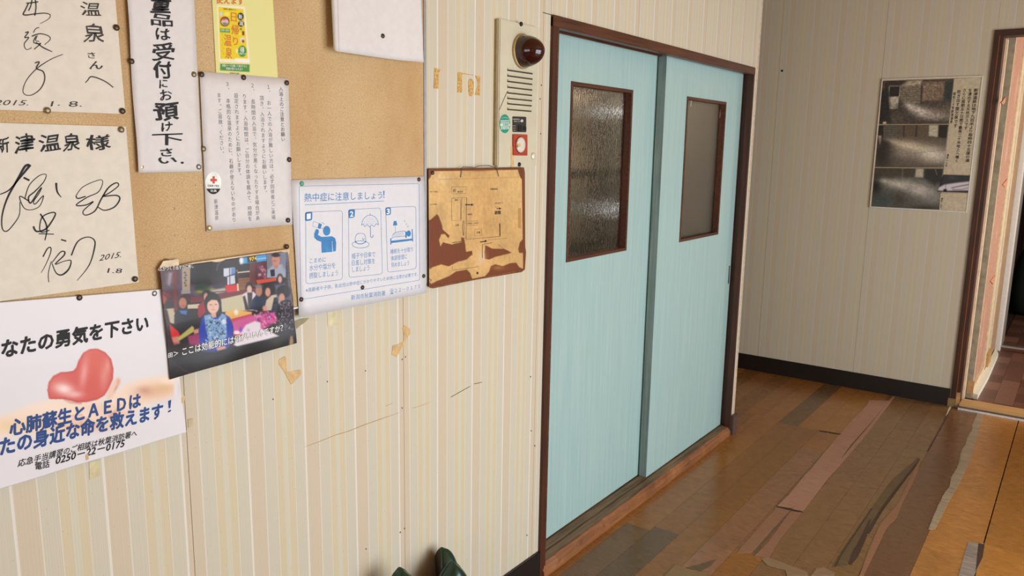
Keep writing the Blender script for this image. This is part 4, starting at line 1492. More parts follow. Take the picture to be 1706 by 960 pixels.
def paint_tv(c):
    c.frame(250, 400, 4)
    dk, rb = (34, 24, 26), (92, 34, 36)
    c.poly([(40, 150), (960, 60), (990, 720), (130, 950)], (40, 26, 28))
    c.poly([(60, 200), (330, 180), (330, 400), (70, 420)], (70, 34, 40))
    c.poly([(100, 215), (160, 212), (168, 290), (95, 300)], (110, 92, 110), 6, 0.7)
    c.poly([(80, 330), (160, 325), (300, 380), (480, 350), (560, 300), (470, 285), (300, 300), (180, 300), (80, 310)], (84, 80, 110), 8, 0.8)
    c.poly([(190, 190), (220, 190), (222, 400), (190, 410)], (84, 72, 104), 5, .7)
    c.poly([(212, 182), (268, 176), (266, 336), (214, 338)], (164, 150, 130)).poly([(208, 338), (268, 334), (270, 356), (208, 360)], (150, 142, 146))
    for i in range(6):
        c.blob(232 + (i % 2) * 6, 218 + i * 17, 7, 6, (60, 40, 40), 0.9)
    c.poly([(270, 150), (520, 130), (520, 270), (360, 310), (272, 290)], (36, 32, 34))
    c.line([(480, 130), (450, 170), (445, 200)], 8, (120, 118, 118), 0.6, 2)
    c.ell(350, 325, 52, 36, (34, 58, 46), 4).blob(330, 345, 30, 12, (170, 160, 60), 0.8).blob(400, 330, 30, 16, (90, 96, 50), 0.8).blob(430, 325, 26, 8, (200, 180, 70), 0.7)
    c.poly([(400, 250), (520, 240), (520, 330), (430, 350)], (60, 54, 66), 6, .8)
    c.poly([(490, 190), (560, 182), (568, 290), (515, 300), (515, 250), (490, 240)], (200, 208, 226)).poly([(540, 186), (568, 184), (568, 236), (540, 240)], (96, 140, 200)).line([(530, 186), (532, 298)], 6, (80, 70, 70)).line([(480, 255), (570, 225)], 6, (50, 40, 44))
    c.poly([(400, 335), (500, 318), (510, 345), (440, 360)], (176, 166, 156), 3).line([(380, 352), (510, 340)], 5, (50, 30, 34))
    c.poly([(498, 302), (580, 296), (584, 352), (515, 356)], (206, 34, 38)).poly([(578, 290), (596, 290), (598, 345), (582, 350)], (214, 202, 160))
    c.poly([(566, 200), (665, 180), (668, 330), (592, 336), (584, 220)], (132, 82, 48)).poly([(586, 150), (664, 130), (664, 205), (584, 215)], (36, 26, 26)).poly([(588, 222), (664, 215), (664, 248), (588, 255)], (40, 28, 26)).line([(586, 217), (664, 208)], 6, (216, 214, 208))
    for y in (270, 290, 310):
        c.line([(592, y), (666, y - 6)], 2, (92, 54, 34))
    c.poly([(664, 150), (706, 146), (706, 310), (666, 310)], (96, 44, 42))
    c.poly([(270, 385), (640, 332), (700, 320), (700, 345), (480, 395), (270, 420)], (110, 34, 40))
    c.poly([(250, 432), (330, 425), (330, 456), (250, 458)], (196, 186, 160)).poly([(470, 395), (660, 352), (640, 470), (480, 480)], (192, 184, 152)).poly([(88, 460), (165, 455), (165, 560), (100, 540)], (188, 174, 148))
    c.poly([(150, 180), (178, 178), (185, 470), (160, 480)], (112, 34, 34), 2, .9)
    # inset portrait
    c.poly([(706, 130), (775, 118), (775, 260), (712, 282)], (92, 40, 52))
    r = random.Random(2)
    for i in range(26):
        c.blob(718 + r.random() * 50, 165 + r.random() * 90, 6, 9, r.choice([(190, 160, 190), (60, 50, 90), (140, 60, 80), (220, 200, 210)]), 0.8)
    c.poly([(706, 268), (842, 250), (842, 272), (715, 294)], (204, 74, 44))
    c.poly([(776, 92), (905, 78), (905, 240), (780, 252)], (120, 118, 132))
    c.poly([(784, 200), (820, 165), (880, 160), (905, 200), (905, 250), (776, 252)], (156, 166, 186), 3).poly([(800, 200), (830, 195), (832, 240), (806, 245)], (44, 34, 60))
    c.ell(838, 135, 27, 40, (196, 140, 124), 2).ell(838, 100, 28, 14, (44, 30, 30), 2).blob(828, 140, 16, 8, (150, 94, 88), .6).poly([(822, 170), (856, 166), (850, 190), (830, 192)], (190, 130, 112), 2)
    for i in range(9):
        c.line([(905, 100 + i * 22), (950, 95 + i * 22)], 3, (90, 90, 110), 0.8)
    c.poly([(905, 82), (930, 80), (962, 560), (935, 560)], (106, 108, 130), 3, .7).poly([(870, 80), (930, 75), (895, 210), (880, 180)], (120, 128, 150), 4, .5)
    # station bar
    c.poly([(600, 120), (645, 114), (645, 155), (600, 162)], (70, 150, 206)).poly([(645, 114), (775, 92), (775, 138), (645, 156)], (66, 150, 214)).poly([(648, 113), (708, 105), (710, 145), (650, 152)], (44, 40, 30))
    c.ell(608, 138, 14, 22, (226, 232, 236), 3)
    for i in range(9):
        c.blob(716 + i * 7, 128 - i, 3, 5, (200, 226, 244), 0.8)
    # seated people, right side
    c.ell(660, 318, 24, 38, (40, 28, 28), 2).ell(662, 330, 17, 28, (214, 176, 158), 2).poly([(620, 360), (645, 345), (690, 345), (706, 360), (700, 470), (640, 470), (622, 430)], (214, 204, 210), 2).poly([(648, 350), (682, 350), (676, 465), (655, 465)], (60, 50, 60), 2).poly([(618, 380), (632, 370), (660, 468), (635, 465)], (50, 38, 38), 2)
    c.poly([(680, 400), (705, 370), (760, 375), (776, 440), (700, 468), (670, 462)], (24, 38, 66), 2).ell(725, 338, 23, 38, (176, 120, 98), 2).ell(724, 308, 24, 12, (120, 116, 118), 3)
    c.ell(800, 325, 36, 36, (34, 22, 24), 2).ell(785, 348, 18, 30, (200, 146, 126), 2).poly([(775, 400), (810, 368), (850, 360), (872, 420), (840, 470), (760, 470)], (196, 182, 164), 2).poly([(826, 385), (858, 378), (850, 500), (800, 515), (815, 440)], (30, 34, 52), 2).ell(765, 455, 16, 18, (206, 150, 130), 3)
    for i in range(5):
        c.line([(822, 436 + i * 12), (846, 432 + i * 12)], 3, (120, 130, 160), .7)
    c.ell(866, 255, 20, 30, (60, 40, 42), 2).ell(866, 262, 13, 24, (206, 160, 148), 2).poly([(830, 300), (900, 290), (930, 400), (850, 400)], (88, 86, 116), 4)
    c.ell(890, 345, 46, 44, (26, 20, 24), 3).ell(878, 385, 20, 30, (196, 140, 124), 2).poly([(850, 430), (880, 405), (930, 400), (962, 460), (965, 680), (870, 700), (850, 600)], (36, 30, 40), 3)
    for i in range(90):
        xx, yy = 855 + r.random() * 100, 415 + r.random() * 190
        c.blob(xx, yy, 4, 5, (168, 164, 176), 0.6)
    # table and quilts
    c.poly([(500, 480), (560, 462), (680, 480), (676, 496), (540, 530), (500, 500)], (222, 172, 88), 2).ell(574, 482, 14, 18, (224, 220, 210), 3).poly([(530, 530), (680, 492), (682, 510), (545, 548)], (196, 60, 90), 2)
    c.poly([(545, 545), (690, 500), (830, 480), (850, 540), (760, 590), (640, 640), (556, 640)], (204, 96, 156), 4)
    for i in range(60):
        c.blob(690 + r.random() * 150, 470 + r.random() * 110, 9, 6, r.choice([(196, 40, 120), (90, 50, 120), (230, 190, 214), (150, 30, 60), (214, 90, 160)]), 0.75, r.random() * 90)
    for i in range(14):
        c.line([(550 + i * 4, 560 + i * 3), (640 + i * 3, 530 + i * 4)], 2, (190, 70, 130), .3)
    c.poly([(600, 620), (640, 565), (700, 540), (735, 550), (738, 590), (800, 610), (860, 640), (840, 660), (590, 715), (556, 700)], (224, 216, 226), 3)
    c.blob(605, 598, 10, 16, (90, 80, 190), 0.9).ell(578, 618, 20, 14, (230, 224, 232), 2).line([(560, 632), (610, 636)], 9, (214, 40, 60), .9).blob(655, 600, 10, 10, (190, 140, 190), .7)
    # man at left, red jackets, paddle
    c.ell(380, 375, 32, 40, (34, 24, 26), 2).ell(372, 380, 15, 28, (200, 140, 128), 2).poly([(320, 440), (360, 400), (372, 480), (330, 520), (318, 500)], (150, 24, 44), 2)
    c.ell(218, 405, 30, 34, (50, 34, 32), 2).ell(218, 420, 26, 36, (176, 116, 92), 2).blob(220, 440, 16, 8, (150, 70, 60), .6).poly([(162, 500), (190, 462), (245, 465), (300, 500), (325, 560), (330, 640), (280, 700), (180, 690), (160, 600)], (26, 26, 34), 2).poly([(196, 470), (248, 470), (242, 500), (205, 490)], (70, 110, 180), 2)
    c.poly([(75, 350), (100, 350), (112, 395), (95, 430), (80, 420)], (150, 70, 70), 3).poly([(78, 355), (120, 350), (145, 380), (100, 378)], (120, 20, 34), 2)
    c.poly([(88, 440), (115, 470), (135, 560), (150, 700), (120, 745)], (44, 28, 34), 3).poly([(128, 560), (190, 610), (205, 650), (160, 700), (140, 640)], (204, 36, 40), 2).poly([(145, 650), (185, 640), (200, 690), (160, 705)], (196, 128, 118), 3)
    c.poly([(180, 655), (280, 572), (294, 584), (290, 612), (195, 672)], (178, 172, 96), 2)
    c.poly([(250, 640), (335, 622), (345, 690), (270, 730)], (150, 50, 100), 3).poly([(285, 600), (325, 590), (325, 620), (295, 628)], (204, 140, 120), 3)
    # woman in the middle
    c.ell(418, 420, 56, 68, (28, 22, 24), 2).poly([(405, 490), (440, 485), (442, 520), (408, 525)], (206, 160, 140), 2).ell(420, 440, 40, 52, (222, 182, 164), 2).poly([(378, 420), (385, 385), (420, 375), (462, 392), (468, 425), (445, 400), (410, 398)], (28, 22, 24), 2)
    c.blob(404, 432, 9, 4, (110, 76, 70), .7).blob(438, 430, 9, 4, (110, 76, 70), .7).blob(421, 464, 12, 4, (196, 110, 104), .7).blob(420, 446, 7, 5, (196, 146, 130), .6)
    c.poly([(328, 590), (345, 520), (385, 495), (420, 520), (455, 510), (490, 490), (530, 515), (556, 580), (552, 680), (500, 740), (360, 760), (330, 680)], (30, 62, 168), 2)
    c.poly([(360, 505), (400, 495), (425, 530), (455, 525), (480, 488), (506, 505), (512, 640), (480, 700), (400, 700), (372, 600)], (120, 160, 205), 2)
    for i in range(120):
        c.blob(370 + r.random() * 138, 510 + r.random() * 180, 4.5, 4.5, r.choice([(30, 36, 70), (206, 222, 236), (190, 210, 230), (24, 30, 60)]), 0.8)
    c.ell(492, 544, 15, 20, (210, 222, 236), 3).poly([(440, 716), (500, 704), (508, 725), (450, 742)], (206, 150, 134), 3)
    c.poly([(350, 735), (420, 720), (430, 745), (345, 765)], (50, 66, 120), 3)
    # dark caption band
    c.poly([(118, 750), (250, 742), (420, 748), (600, 705), (850, 645), (1000, 620), (1000, 740), (120, 960)], (20, 16, 20), 3)
    c.poly([(110, 690), (300, 700), (340, 760), (110, 800)], (30, 18, 24), 8, .8)
    c.blob(840, 680, 30, 26, (50, 50, 40), .8).blob(946, 680, 14, 30, (150, 120, 90), .8).poly([(936, 640), (950, 640), (952, 700), (926, 700)], (178, 150, 112), 3, .8)
    for i in range(5):
        c.line([(140 + i * 8, 800 + i * 20), (240 + i * 20, 880 + i * 4)], 3, (60, 50, 54), .5, 3)
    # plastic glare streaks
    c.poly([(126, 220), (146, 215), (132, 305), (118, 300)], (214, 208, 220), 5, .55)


Q9 = [(265, 448), (479, 418), (495, 572), (284, 633)]
b9 = lambda u, v: 0.0005 - 0.004 * np.clip((v - 0.5) * 2, 0, 1) + 0.0012 * np.sin(u * 11 + v * 3) + 0.001 * np.sin(v * 15)
sheet('print', Q9, P9, 250, 190, M_gloss, paint_tv, (40, 30, 32), bend=b9, parent=k9)
on9 = drape(Q9, P9, b9, 0.0008)
P9i = P9
f9 = (250, 400, 4)
for b, mt, lf, nm in ((0.05, M_ink, 0.0, 'caption_outline'), (0.014, M_white, 0.0004, 'caption_lettering')):
    ink = Ink(P9i, f9, lf, on9)
    ink.line('田', (122, 786), (150, 780), 32, b)
    ink.line('＞', (158, 778), (190, 770), 34, b)
    ink.line('ここは効能的には何がいいんですか？', (218, 772), (888, 608), 52, b)
    ink.line('ムがつくり出す力に推し', (58, 207), (286, 184), 26, b)
    ink.build(nm, mt, k9)
ink = Ink(P9i, f9, 0.0, on9)
ink.line('974', (656, 140), (704, 132), 26, 0.03, em=0.73, drop=0)
ink.build('caption_lettering', plain('yellow_print', (240, 206, 70), 0.5), k9, 'yellow numerals')
ink = Ink(P9, f9, 0.0)
ink.poly([(52, 200), (88, 140), (190, 128), (194, 172), (290, 150), (930, 60), (930, 92), (60, 206)])
ink.build('clear_sleeve', plain('yellowed_clear_film', (206, 176, 130), 0.2, 0, 0.08), k9, 'yellowed edge of the plastic sleeve')

# --- brown evacuation map board
k10 = thing('map_board', 'square brown board with a torn yellowed floor plan, right of the notice board', 'sign', (790, 380), pl=Plane('x', 0.001))
PM = Plane('x', 0.0005)
fm = (690, 260, 4)
mpx = lambda u, v: (fm[0] + u / 4, fm[1] + v / 4)
MB().prism([PM.to2(*mpx(*p)) for p in ((90, 84), (716, 76), (722, 110), (724, 600), (730, 640), (722, 755), (700, 772), (400, 822), (110, 880), (88, 868))], PM, 0.0, 0.009).build('board', wood('brown_plywood', (96, 48, 24), (138, 76, 40), 'z'), k10)
PM2 = Plane('x', 0.0100)


def paint_map(c):
    c.frame(690, 260, 4)
    br = (118, 62, 32)
    c.blob(250, 300, 160, 200, (214, 178, 120), .6).blob(480, 420, 120, 260, (196, 152, 96), .5).blob(640, 250, 90, 180, (214, 178, 122), .6).blob(180, 150, 60, 40, (222, 196, 150), .6)
    c.grain(0.06, 60, 90, 1).grain(0.04, 12, 16, 2)
    c.line([(160, 156), (700, 140)], 2, (150, 104, 60), .6).blob(430, 95, 60, 10, (170, 112, 60), .8)
    tears = [[(80, 430), (110, 425), (152, 388), (165, 405), (185, 460), (190, 490), (222, 520), (236, 530), (228, 548), (205, 520), (180, 522), (165, 560), (175, 604), (192, 575), (215, 582), (250, 590), (315, 575), (315, 545), (330, 545), (340, 590), (345, 640), (385, 632), (385, 655), (350, 690), (290, 705), (230, 735), (180, 722), (120, 742), (105, 755), (80, 700)],
             [(475, 595), (520, 618), (600, 620), (625, 632), (648, 645), (610, 655), (540, 672), (500, 690), (472, 685), (470, 640)],
             [(80, 870), (150, 835), (235, 800), (280, 770), (350, 758), (372, 780), (388, 825), (250, 860), (100, 890)],
             [(455, 822), (500, 770), (512, 735), (540, 722), (590, 735), (640, 715), (680, 712), (700, 742), (740, 760), (740, 790), (560, 812)],
             [(694, 620), (705, 575), (740, 540), (740, 645), (700, 645)], [(80, 80), (130, 95), (104, 148), (80, 165)], [(690, 80), (740, 70), (740, 160), (712, 150), (696, 110)], [(80, 830), (112, 850), (120, 878), (80, 890)], [(80, 84), (730, 70), (730, 90), (80, 102)]]
    for t in tears:
        c.poly(t, (92, 50, 26), 1.3, .8)
        c.poly(t, br, 0.8)
    for t in tears[:4]:
        pass
    c.blob(450, 680, 30, 50, (216, 190, 160), .7).blob(560, 745, 40, 14, (190, 140, 90), .5)
    m = c.vnoise(5, 60, 5)
    c.c *= (1 + 0.05 * (m - 0.5))[:, None]
    c.poly([(692, 348), (712, 345), (712, 482), (692, 480)], (178, 132, 76), 1, .8)


sheet('paper', [mpx(95, 86), mpx(716, 80), mpx(726, 752), mpx(100, 874)], PM2, 160, 180, print_mat('varnished_plan', 0.45, 0.2), paint_map, (208, 168, 108), parent=k10, thick=0.0004)
ink = Ink(Plane('x', 0.0108), fm)
for pts, w_ in [([(250, 282), (350, 276), (346, 556), (576, 536), (570, 452)], 2.6), ([(250, 282), (250, 430), (312, 430), (318, 280)], 1.6), ([(254, 578), (312, 570)], 4), ([(455, 680), (455, 590), (520, 578)], 3), ([(254, 735), (254, 762), (430, 738)], 2),
                ([(328, 430), (322, 480), (328, 530)], 2.5), ([(334, 432), (332, 530)], 2), ([(571, 450), (572, 532)], 6), ([(340, 325), (385, 325)], 7), ([(440, 574), (475, 568)], 7), ([(548, 352), (570, 350)], 5),
                ([(350, 462), (425, 460)], 1.5), ([(350, 435), (425, 433)], 1.5), ([(250, 205), (345, 205), (345, 250), (250, 252), (250, 205)], 1.6), ([(404, 488), (450, 486), (450, 530), (404, 532), (404, 488)], 1.3), ([(376, 640), (386, 640), (386, 662), (376, 662)], 3), ([(490, 560), (620, 548)], 1.3), ([(310, 290), (310, 420)], 1.2), ([(560, 590), (622, 640)], 1.5),
                ([(100, 820), (116, 828), (104, 838)], 4)]:
    ink.stroke(pts, w_, False)
for c0 in ((395, 325, 1), (486, 567, 1), (580, 350, 1)):
    x, y, _ = c0
    ink.poly([(x - 14, y - 9), (x + 2, y), (x - 14, y + 9)])
ink.line('避難', (536, 390), (578, 388), 24, 0.02)
ink.line('出口', (540, 345), (560, 344), 8)
ink.line('避難経路図', (506, 226), (556, 226), 12)
ink.line('非常口', (538, 320), (590, 316), 9)
ink.line('浴室', (258, 242), (278, 241), 22)
ink.line('脱衣室', (290, 244), (326, 243), 11)
ink.line('男子浴室', (106, 244), (156, 242), 9)
ink.line('女子浴室', (106, 328), (152, 326), 9)
ink.line('便所', (270, 300), (292, 299), 12)
ink.line('広間', (276, 468), (298, 466), 12)
ink.line('玄関', (414, 518), (440, 516), 14)
ink.line('客室', (352, 455), (430, 450), 9)
ink.line('事務室', (356, 395), (386, 393), 10)
ink.ell((422, 780), 7, 8)
ink.ell((128, 114), 5, 7)
ink.build('plan_lines', M_ink2, k10)
a = [PM2.to2(*mpx(*p)) for p in ((306, 142), (312, 78), (320, 72), (400, 76), (430, 66), (500, 64), (540, 76), (548, 100), (556, 136))]
MB().tube([(0.012 + 0.002 * math.sin(i), y, z) for i, (y, z) in enumerate(a)], 0.0009, 6).build('hanging_wire', plain('steel_wire', (70, 66, 62), 0.4, 0.5), k10)

# --- fire alarm unit
k11 = tag(empty('alarm_unit', (0, 1.885, 1.4)), 'beige wall-mounted fire alarm panel with a dark red lamp, louvres and call button', 'alarm')
M_beige = plain('beige_enamel', (206, 199, 174), 0.4, 0, 0.03, vscale=12)
XA = 0.014
PA = Plane('x', XA)
c4 = [PA.to2(*p) for p in ((831.5, 30), (899, 46), (893.5, 279), (831, 277))]
ay0 = (c4[0][0] + c4[3][0]) / 2
ay1 = (c4[1][0] + c4[2][0]) / 2
az1 = (c4[0][1] + c4[1][1]) / 2
az0 = (c4[2][1] + c4[3][1]) / 2
MB().box((0.0005, ay0, az0), (XA, ay1, az1), 0.003).build('cover_plate', M_beige, k11)
boxo('side_shade', (0.0004, ay0 - 0.006, az0 + 0.004), (0.008, ay0, az1 - 0.002), plain('olive_shadow_box', (150, 134, 96), 0.6), k11)  # olive strip standing in for the shadow along the panel's left edge
cy, cz = PA.to2(871, 86)
r0 = 0.5 * abs(PA.to2(868, 56)[1] - PA.to2(868, 115)[1])
cy = PA.to2(853, 86)[0] + r0
MB().lathe((XA, cy, cz), (1, 0, 0), [(r0, 0), (r0, 0.006), (r0 * 0.96, 0.008)], 40).build('lamp_ring', plain('brass_beige_ring', (178, 154, 104), 0.4, 0.2), k11, True)
t = NT('dark_red_lens')
t.b.inputs['Base Color'].default_value = rgba((46, 8, 14))
t.b.inputs['Roughness'].default_value = 0.12
t.b.inputs['Coat Weight'].default_value = 0.5
pr = [(r0 * 0.93, 0.006)] + [(r0 * 0.93 * math.cos(a) ** 0.95, 0.006 + 0.066 * math.sin(a) ** 1.1) for a in np.linspace(0.05, math.pi / 2 - 0.02, 14)]
MB().lathe((XA, cy, cz), (1, 0, 0), pr, 40).build('red_lamp', t.m, k11, True)
M_slot = plain('dark_slot', (70, 58, 40), 0.6)
zs = [((845, 117), (887, 122)), ((845, 126.5), (887, 131)), ((845, 135.5), (886.5, 140)), ((845, 145), (886.5, 149.5)), ((845, 154.5), (886, 158.5)), ((845, 163.5), (886, 167.5)), ((845, 172.5), (885.5, 176)), ((845, 182), (885, 185))]
for p, q in zs:
    (ya, za), (yb, zb2) = PA.to2(*p), PA.to2(*q)
    zm = (za + zb2) / 2
    MB().box((XA - 0.0005, ya, zm - 0.0028), (XA + 0.0008, yb, zm + 0.0028)).build('louvre_slot', M_slot, k11)
    MB().prism([(ya, zm + 0.0012), (yb, zm + 0.0012), (yb, zm + 0.0045), (ya, zm + 0.0045)], PA, 0.0, 0.004).build('louvre_hood', M_beige, k11)
PA2 = Plane('x', XA + 0.0006)
fa = (820, 180, 9.6)


def arect(x0, y0, x1, y1, mat, name, t_, r_=6, parent=k11):
    return MB().prism([PA2.to2(fa[0] + p[0] / fa[2], fa[1] + p[1] / fa[2]) for p in rrect((x0, y0), (x1, y0 + 8), (x1, y1 + 4), (x0, y1), r_)], Plane('x', XA), 0.0, t_).build(name, mat, parent)


sw = arect(325, 134, 538, 384, plain('black_label_plate', (52, 48, 46), 0.4), 'switch_plate', 0.0022, 16)
arect(405, 270, 462, 372, plain('black_socket', (22, 22, 22), 0.4), 'socket', 0.004, 4)
arect(490, 290, 532, 352, plain('black_socket2', (24, 22, 24), 0.4), 'socket', 0.004, 10)
arect(322, 418, 545, 758, plain('red_call_box', (176, 66, 46), 0.4), 'call_box', 0.005, 14)
by, bz = PA2.to2(820 + 430 / 9.6, 180 + 590 / 9.6)
rb = abs(PA2.to2(865, 180 + 460 / 9.6)[1] - PA2.to2(865, 180 + 722 / 9.6)[1]) / 2
MB().lathe((XA + 0.004, by, bz), (1, 0, 0), [(rb * 1.04, 0), (rb * 1.04, 0.0025), (rb * 0.95, 0.003)], 32).build('button_ring', plain('dark_red_ring', (120, 44, 34), 0.4), k11, True)
MB().lathe((XA + 0.004, by, bz), (1, 0, 0), [(rb * 0.95, 0), (rb * 0.95, 0.004), (rb * 0.7, 0.0062), (rb * 0.01, 0.0068)], 32).build('push_button', plain('clear_button', (222, 216, 200), 0.2, 0, 0.03), k11, True)
P13 = Plane('x', XA + 0.0112)
ink = Ink(P13, fa)
ink.line('強く', (392, 535), (420, 536), 34, 0.02)
ink.line('押す', (392, 640), (424, 641), 34, 0.02)
ink.build('button_lettering', plain('green_ink', (110, 130, 90), 0.5), k11)
ink = Ink(P13, fa)
ink.poly([(405, 575), (452, 570), (455, 618), (408, 618)])
ink.build('button_mark', plain('yellow_mark', (226, 190, 100), 0.5), k11)
P14 = Plane('x', XA + 0.0010)
ink = Ink(P14, fa)
ink.ell((204, 252), 84, 150, 40)
ink.build('round_sticker', plain('green_sticker', (28, 150, 124), 0.4), k11, 'green oval-looking round sticker')
ink = Ink(P14, fa, 0.0002)
for (y0, y1, x0, x1) in ((195, 240, 134, 274), (248, 292, 128, 280), (298, 342, 140, 268)):
    ink.poly([(x0, y0), (x1, y0 - 3), (x1, y1 - 3), (x0, y1)])
for i in range(4):
    ink.ell((160 + i * 30, 160 - (6 if i in (1, 2) else 0)), 5, 9, 10)
ink.build('sticker_bands', plain('pale_sticker_band', (208, 224, 214), 0.5), k11)
ink = Ink(P14, fa, 0.0004)
ink.line('消防用設備等', (136, 234), (272, 231), 32, 0.01)
ink.line('点検済', (168, 286), (262, 282), 36, 0.015)
ink.line('表示協会', (150, 334), (256, 331), 26, 0.01)
ink.build('sticker_lettering', plain('sticker_ink', (70, 140, 120), 0.5), k11)
PQ = Plane('x', XA + 0.0028)
ink = Ink(PQ, fa)
ink.line('HANYU', (330, 188), (436, 192), 22, 0.02, em=0.73, drop=0)
ink.line('電話', (345, 222), (400, 224), 20)
ink.line('非常用', (410, 222), (452, 224), 18)
ink.ell((476, 205), 22, 24, 16)
for y in (285, 320, 356):
    ink.stroke([(330, y), (372, y + 1)], 6, False)
ink.build('plate_lettering', plain('pale_plate_print', (200, 196, 186), 0.5), k11)
sy, sz = PA2.to2(820 + 655 / 9.6, 180 + 772 / 9.6)
MB().lathe((XA, sy, sz), (1, 0, 0), [(0.011, 0), (0.011, 0.003), (0.007, 0.005)], 24).build('lock', plain('bright_lock', (236, 232, 214), 0.2, 0.3), k11, True)
for p in ((868, 40), (865, 274)):
    yy, zz = PA2.to2(*p)
    MB().lathe((XA, yy, zz), (1, 0, 0), [(0.0065, 0), (0.006, 0.003), (0.003, 0.0045)], 16).build('screw', M_ink, k11, True)
arect(300, 615, 345, 940, plain('tan_tape', (214, 178, 124), 0.5), 'tape_strip', 0.0012, 3)
ink = Ink(Plane('x', XA + 0.001), (790, 0, 3.2))
ink.stroke([(176, 490), (135, 585)], 2, False)
ink.build('scratch', M_ink2, k11)
ink = Ink(Plane('x', 0.002), (790, 0, 3.2))
ink.poly([(117, 625), (132, 622), (132, 718), (116, 722)])
ink.build('brown_patch', plain('brown_patch', (130, 92, 64), 0.6), k11)

# ------------------------------------------------------------------ marks on the wall (parts of the wall)
PW = Plane('x', 0.0006)
ink = Ink(PW, (440, 520, 4))
ink.stroke([(265, 902), (375, 862), (470, 822), (560, 796), (680, 748), (800, 706), (900, 672)], [1, 4, 3, 5, 4, 2], False)
ink.stroke([(985, 642), (1060, 620), (1110, 600)], [2, 2.5, 1], False)
ink.stroke([(810, 628), (858, 606)], 2, False)
ink.build('scuff_mark', plain('amber_scuff', (188, 150, 100), 0.6), wl, 'long slanting amber scuff')
ink = Ink(PW)
ink.stroke([(751, 662), (783, 644)], 0.8, False)
ink.stroke([(790, 640), (803, 637)], 0.8, False)
ink.stroke([(904, 20.6), (921, 25.4)], 1.2, False)
for x, y in ((545.5, 636), (609, 618), (455, 665.5), (675.5, 595), (670, 599), (670, 680), (884, 628), (885, 718), (891, 743), (674, 881), (667, 887), (610, 915), (878, 892), (902, 142), (901, 223), (900, 165)):
    ink.ell((x, y), 0.9, 1.4, 8)
ink.build('nail_hole', M_ink2, wl)
M_old = plain('old_tape', (206, 172, 118), 0.5, 0, 0.08, vscale=80)
M_old2 = plain('old_tape_gold', (196, 156, 88), 0.5, 0, 0.2, vscale=200)


def residue(name, polys, frame, label, mat=M_old, t_=0.0006):
    pl = Plane('x', 0.0004)
    m = MB()
    for p in polys:
        m.prism([pl.to2(frame[0] + q[0] / frame[2], frame[1] + q[1] / frame[2]) for q in p], pl, 0.0, t_)
    o = m.build(name, mat)
    return tag(o, label, 'tape', 'scraps of old tape on the wall')


residue('tape_scrap', [[(98, 345), (100, 318), (133, 295), (146, 300), (150, 395), (175, 400), (240, 382), (250, 400), (240, 425), (180, 485), (140, 410)]], (440, 520, 4), 'folded scrap of tan tape under the colour print')
residue('tape_scrap', [[(922, 110), (935, 88), (965, 105), (977, 140), (960, 160), (930, 220), (880, 300), (850, 285), (855, 225), (900, 210), (925, 200), (935, 170)]], (440, 520, 4), 'twisted scrap of tan tape under the blue printed poster')
g = (700, 100, 4.8)
residue('tape_scrap', [[(115, 62), (160, 72), (160, 82), (148, 100), (146, 230), (108, 228)]], g, 'leftmost amber strip of torn tape above the floor plan', M_old2)
residue('tape_scrap', [[(300, 98), (335, 100), (334, 262), (298, 258)], [(335, 104), (420, 118), (420, 124), (335, 112)]], g, 'middle amber strip of torn tape above the floor plan', M_old2)
residue('tape_scrap', [[(385, 170), (395, 150), (412, 150), (428, 175), (425, 255), (415, 290), (395, 290), (385, 250)]], g, 'rounded amber loop of torn tape beside the alarm panel', M_old2)
residue('tape_scrap', [[(438, 125), (480, 130), (478, 190), (476, 284), (436, 280), (462, 200), (458, 170)]], g, 'rightmost amber piece of torn tape beside the alarm panel', M_old2)
residue('tape_scrap', [[(205, 60), (250, 42), (300, 40), (270, 70), (240, 90), (215, 112)]], (440, 520, 4), 'olive tape tab at the corner between print and poster', plain('olive_tape', (152, 142, 104), 0.5))
residue('tape_scrap', [[(418, 0), (480, -6), (486, 88), (424, 96)]], (440, 520, 4), 'yellowish tape tab hanging below the blue printed poster', plain('pale_tape', (212, 202, 162), 0.35))
residue('tape_scrap', [[(395, 800), (440, 790), (445, 860), (398, 880)]], (0, 470, 2.667), 'yellowish tape tab hanging below the heart poster', plain('pale_tape2', (208, 196, 152), 0.35))
residue('tape_scrap', [[(834, 610), (856, 605), (858, 640), (836, 648)]], (0, 470, 2.667), 'small beige tape tab at the right edge of the heart poster', plain('beige_tape', (196, 178, 142), 0.5))

# ------------------------------------------------------------------ tacks
M_tackd = plain('dark_bronze_tack', (74, 58, 46), 0.35, 0.5)
M_tacko = plain('olive_brass_tack', (128, 116, 84), 0.35, 0.6)
M_tackb = plain('pale_brass_tack', (196, 172, 116), 0.3, 0.6)
M_tackg = plain('grey_steel_tack', (150, 146, 140), 0.35, 0.7)
M_tackgr = plain('green_plastic_tack', (70, 168, 130), 0.4)
protos = {}


def tack(px, py, mat, label, X=XBRD + 0.0045, r=0.0052):
    pl = Plane('x', X)
    a, b = pl.to2(px, py)
    key = mat.name
    if key not in protos:
        m = MB().lathe((0, 0, 0), (1, 0, 0), [(r, 0), (r * 1.0, 0.0008), (r * 0.82, 0.0019), (r * 0.4, 0.0026)], 20)
        o = m.build('thumbtack', mat, None, True)
        p = MB().tube([(-0.0045, 0, 0), (0.0005, 0, 0)], 0.0006, 6).build('pin', M_tackg, o)
        protos[key] = o
    else:
        o0 = protos[key]
        o = o0.copy()
        COL.objects.link(o)
        for ch in o0.children:
            c = ch.copy()
            c.parent = o
            COL.objects.link(c)
    o.location = (X, a, b)
    tag(o, label, 'thumbtack', 'thumbtacks')


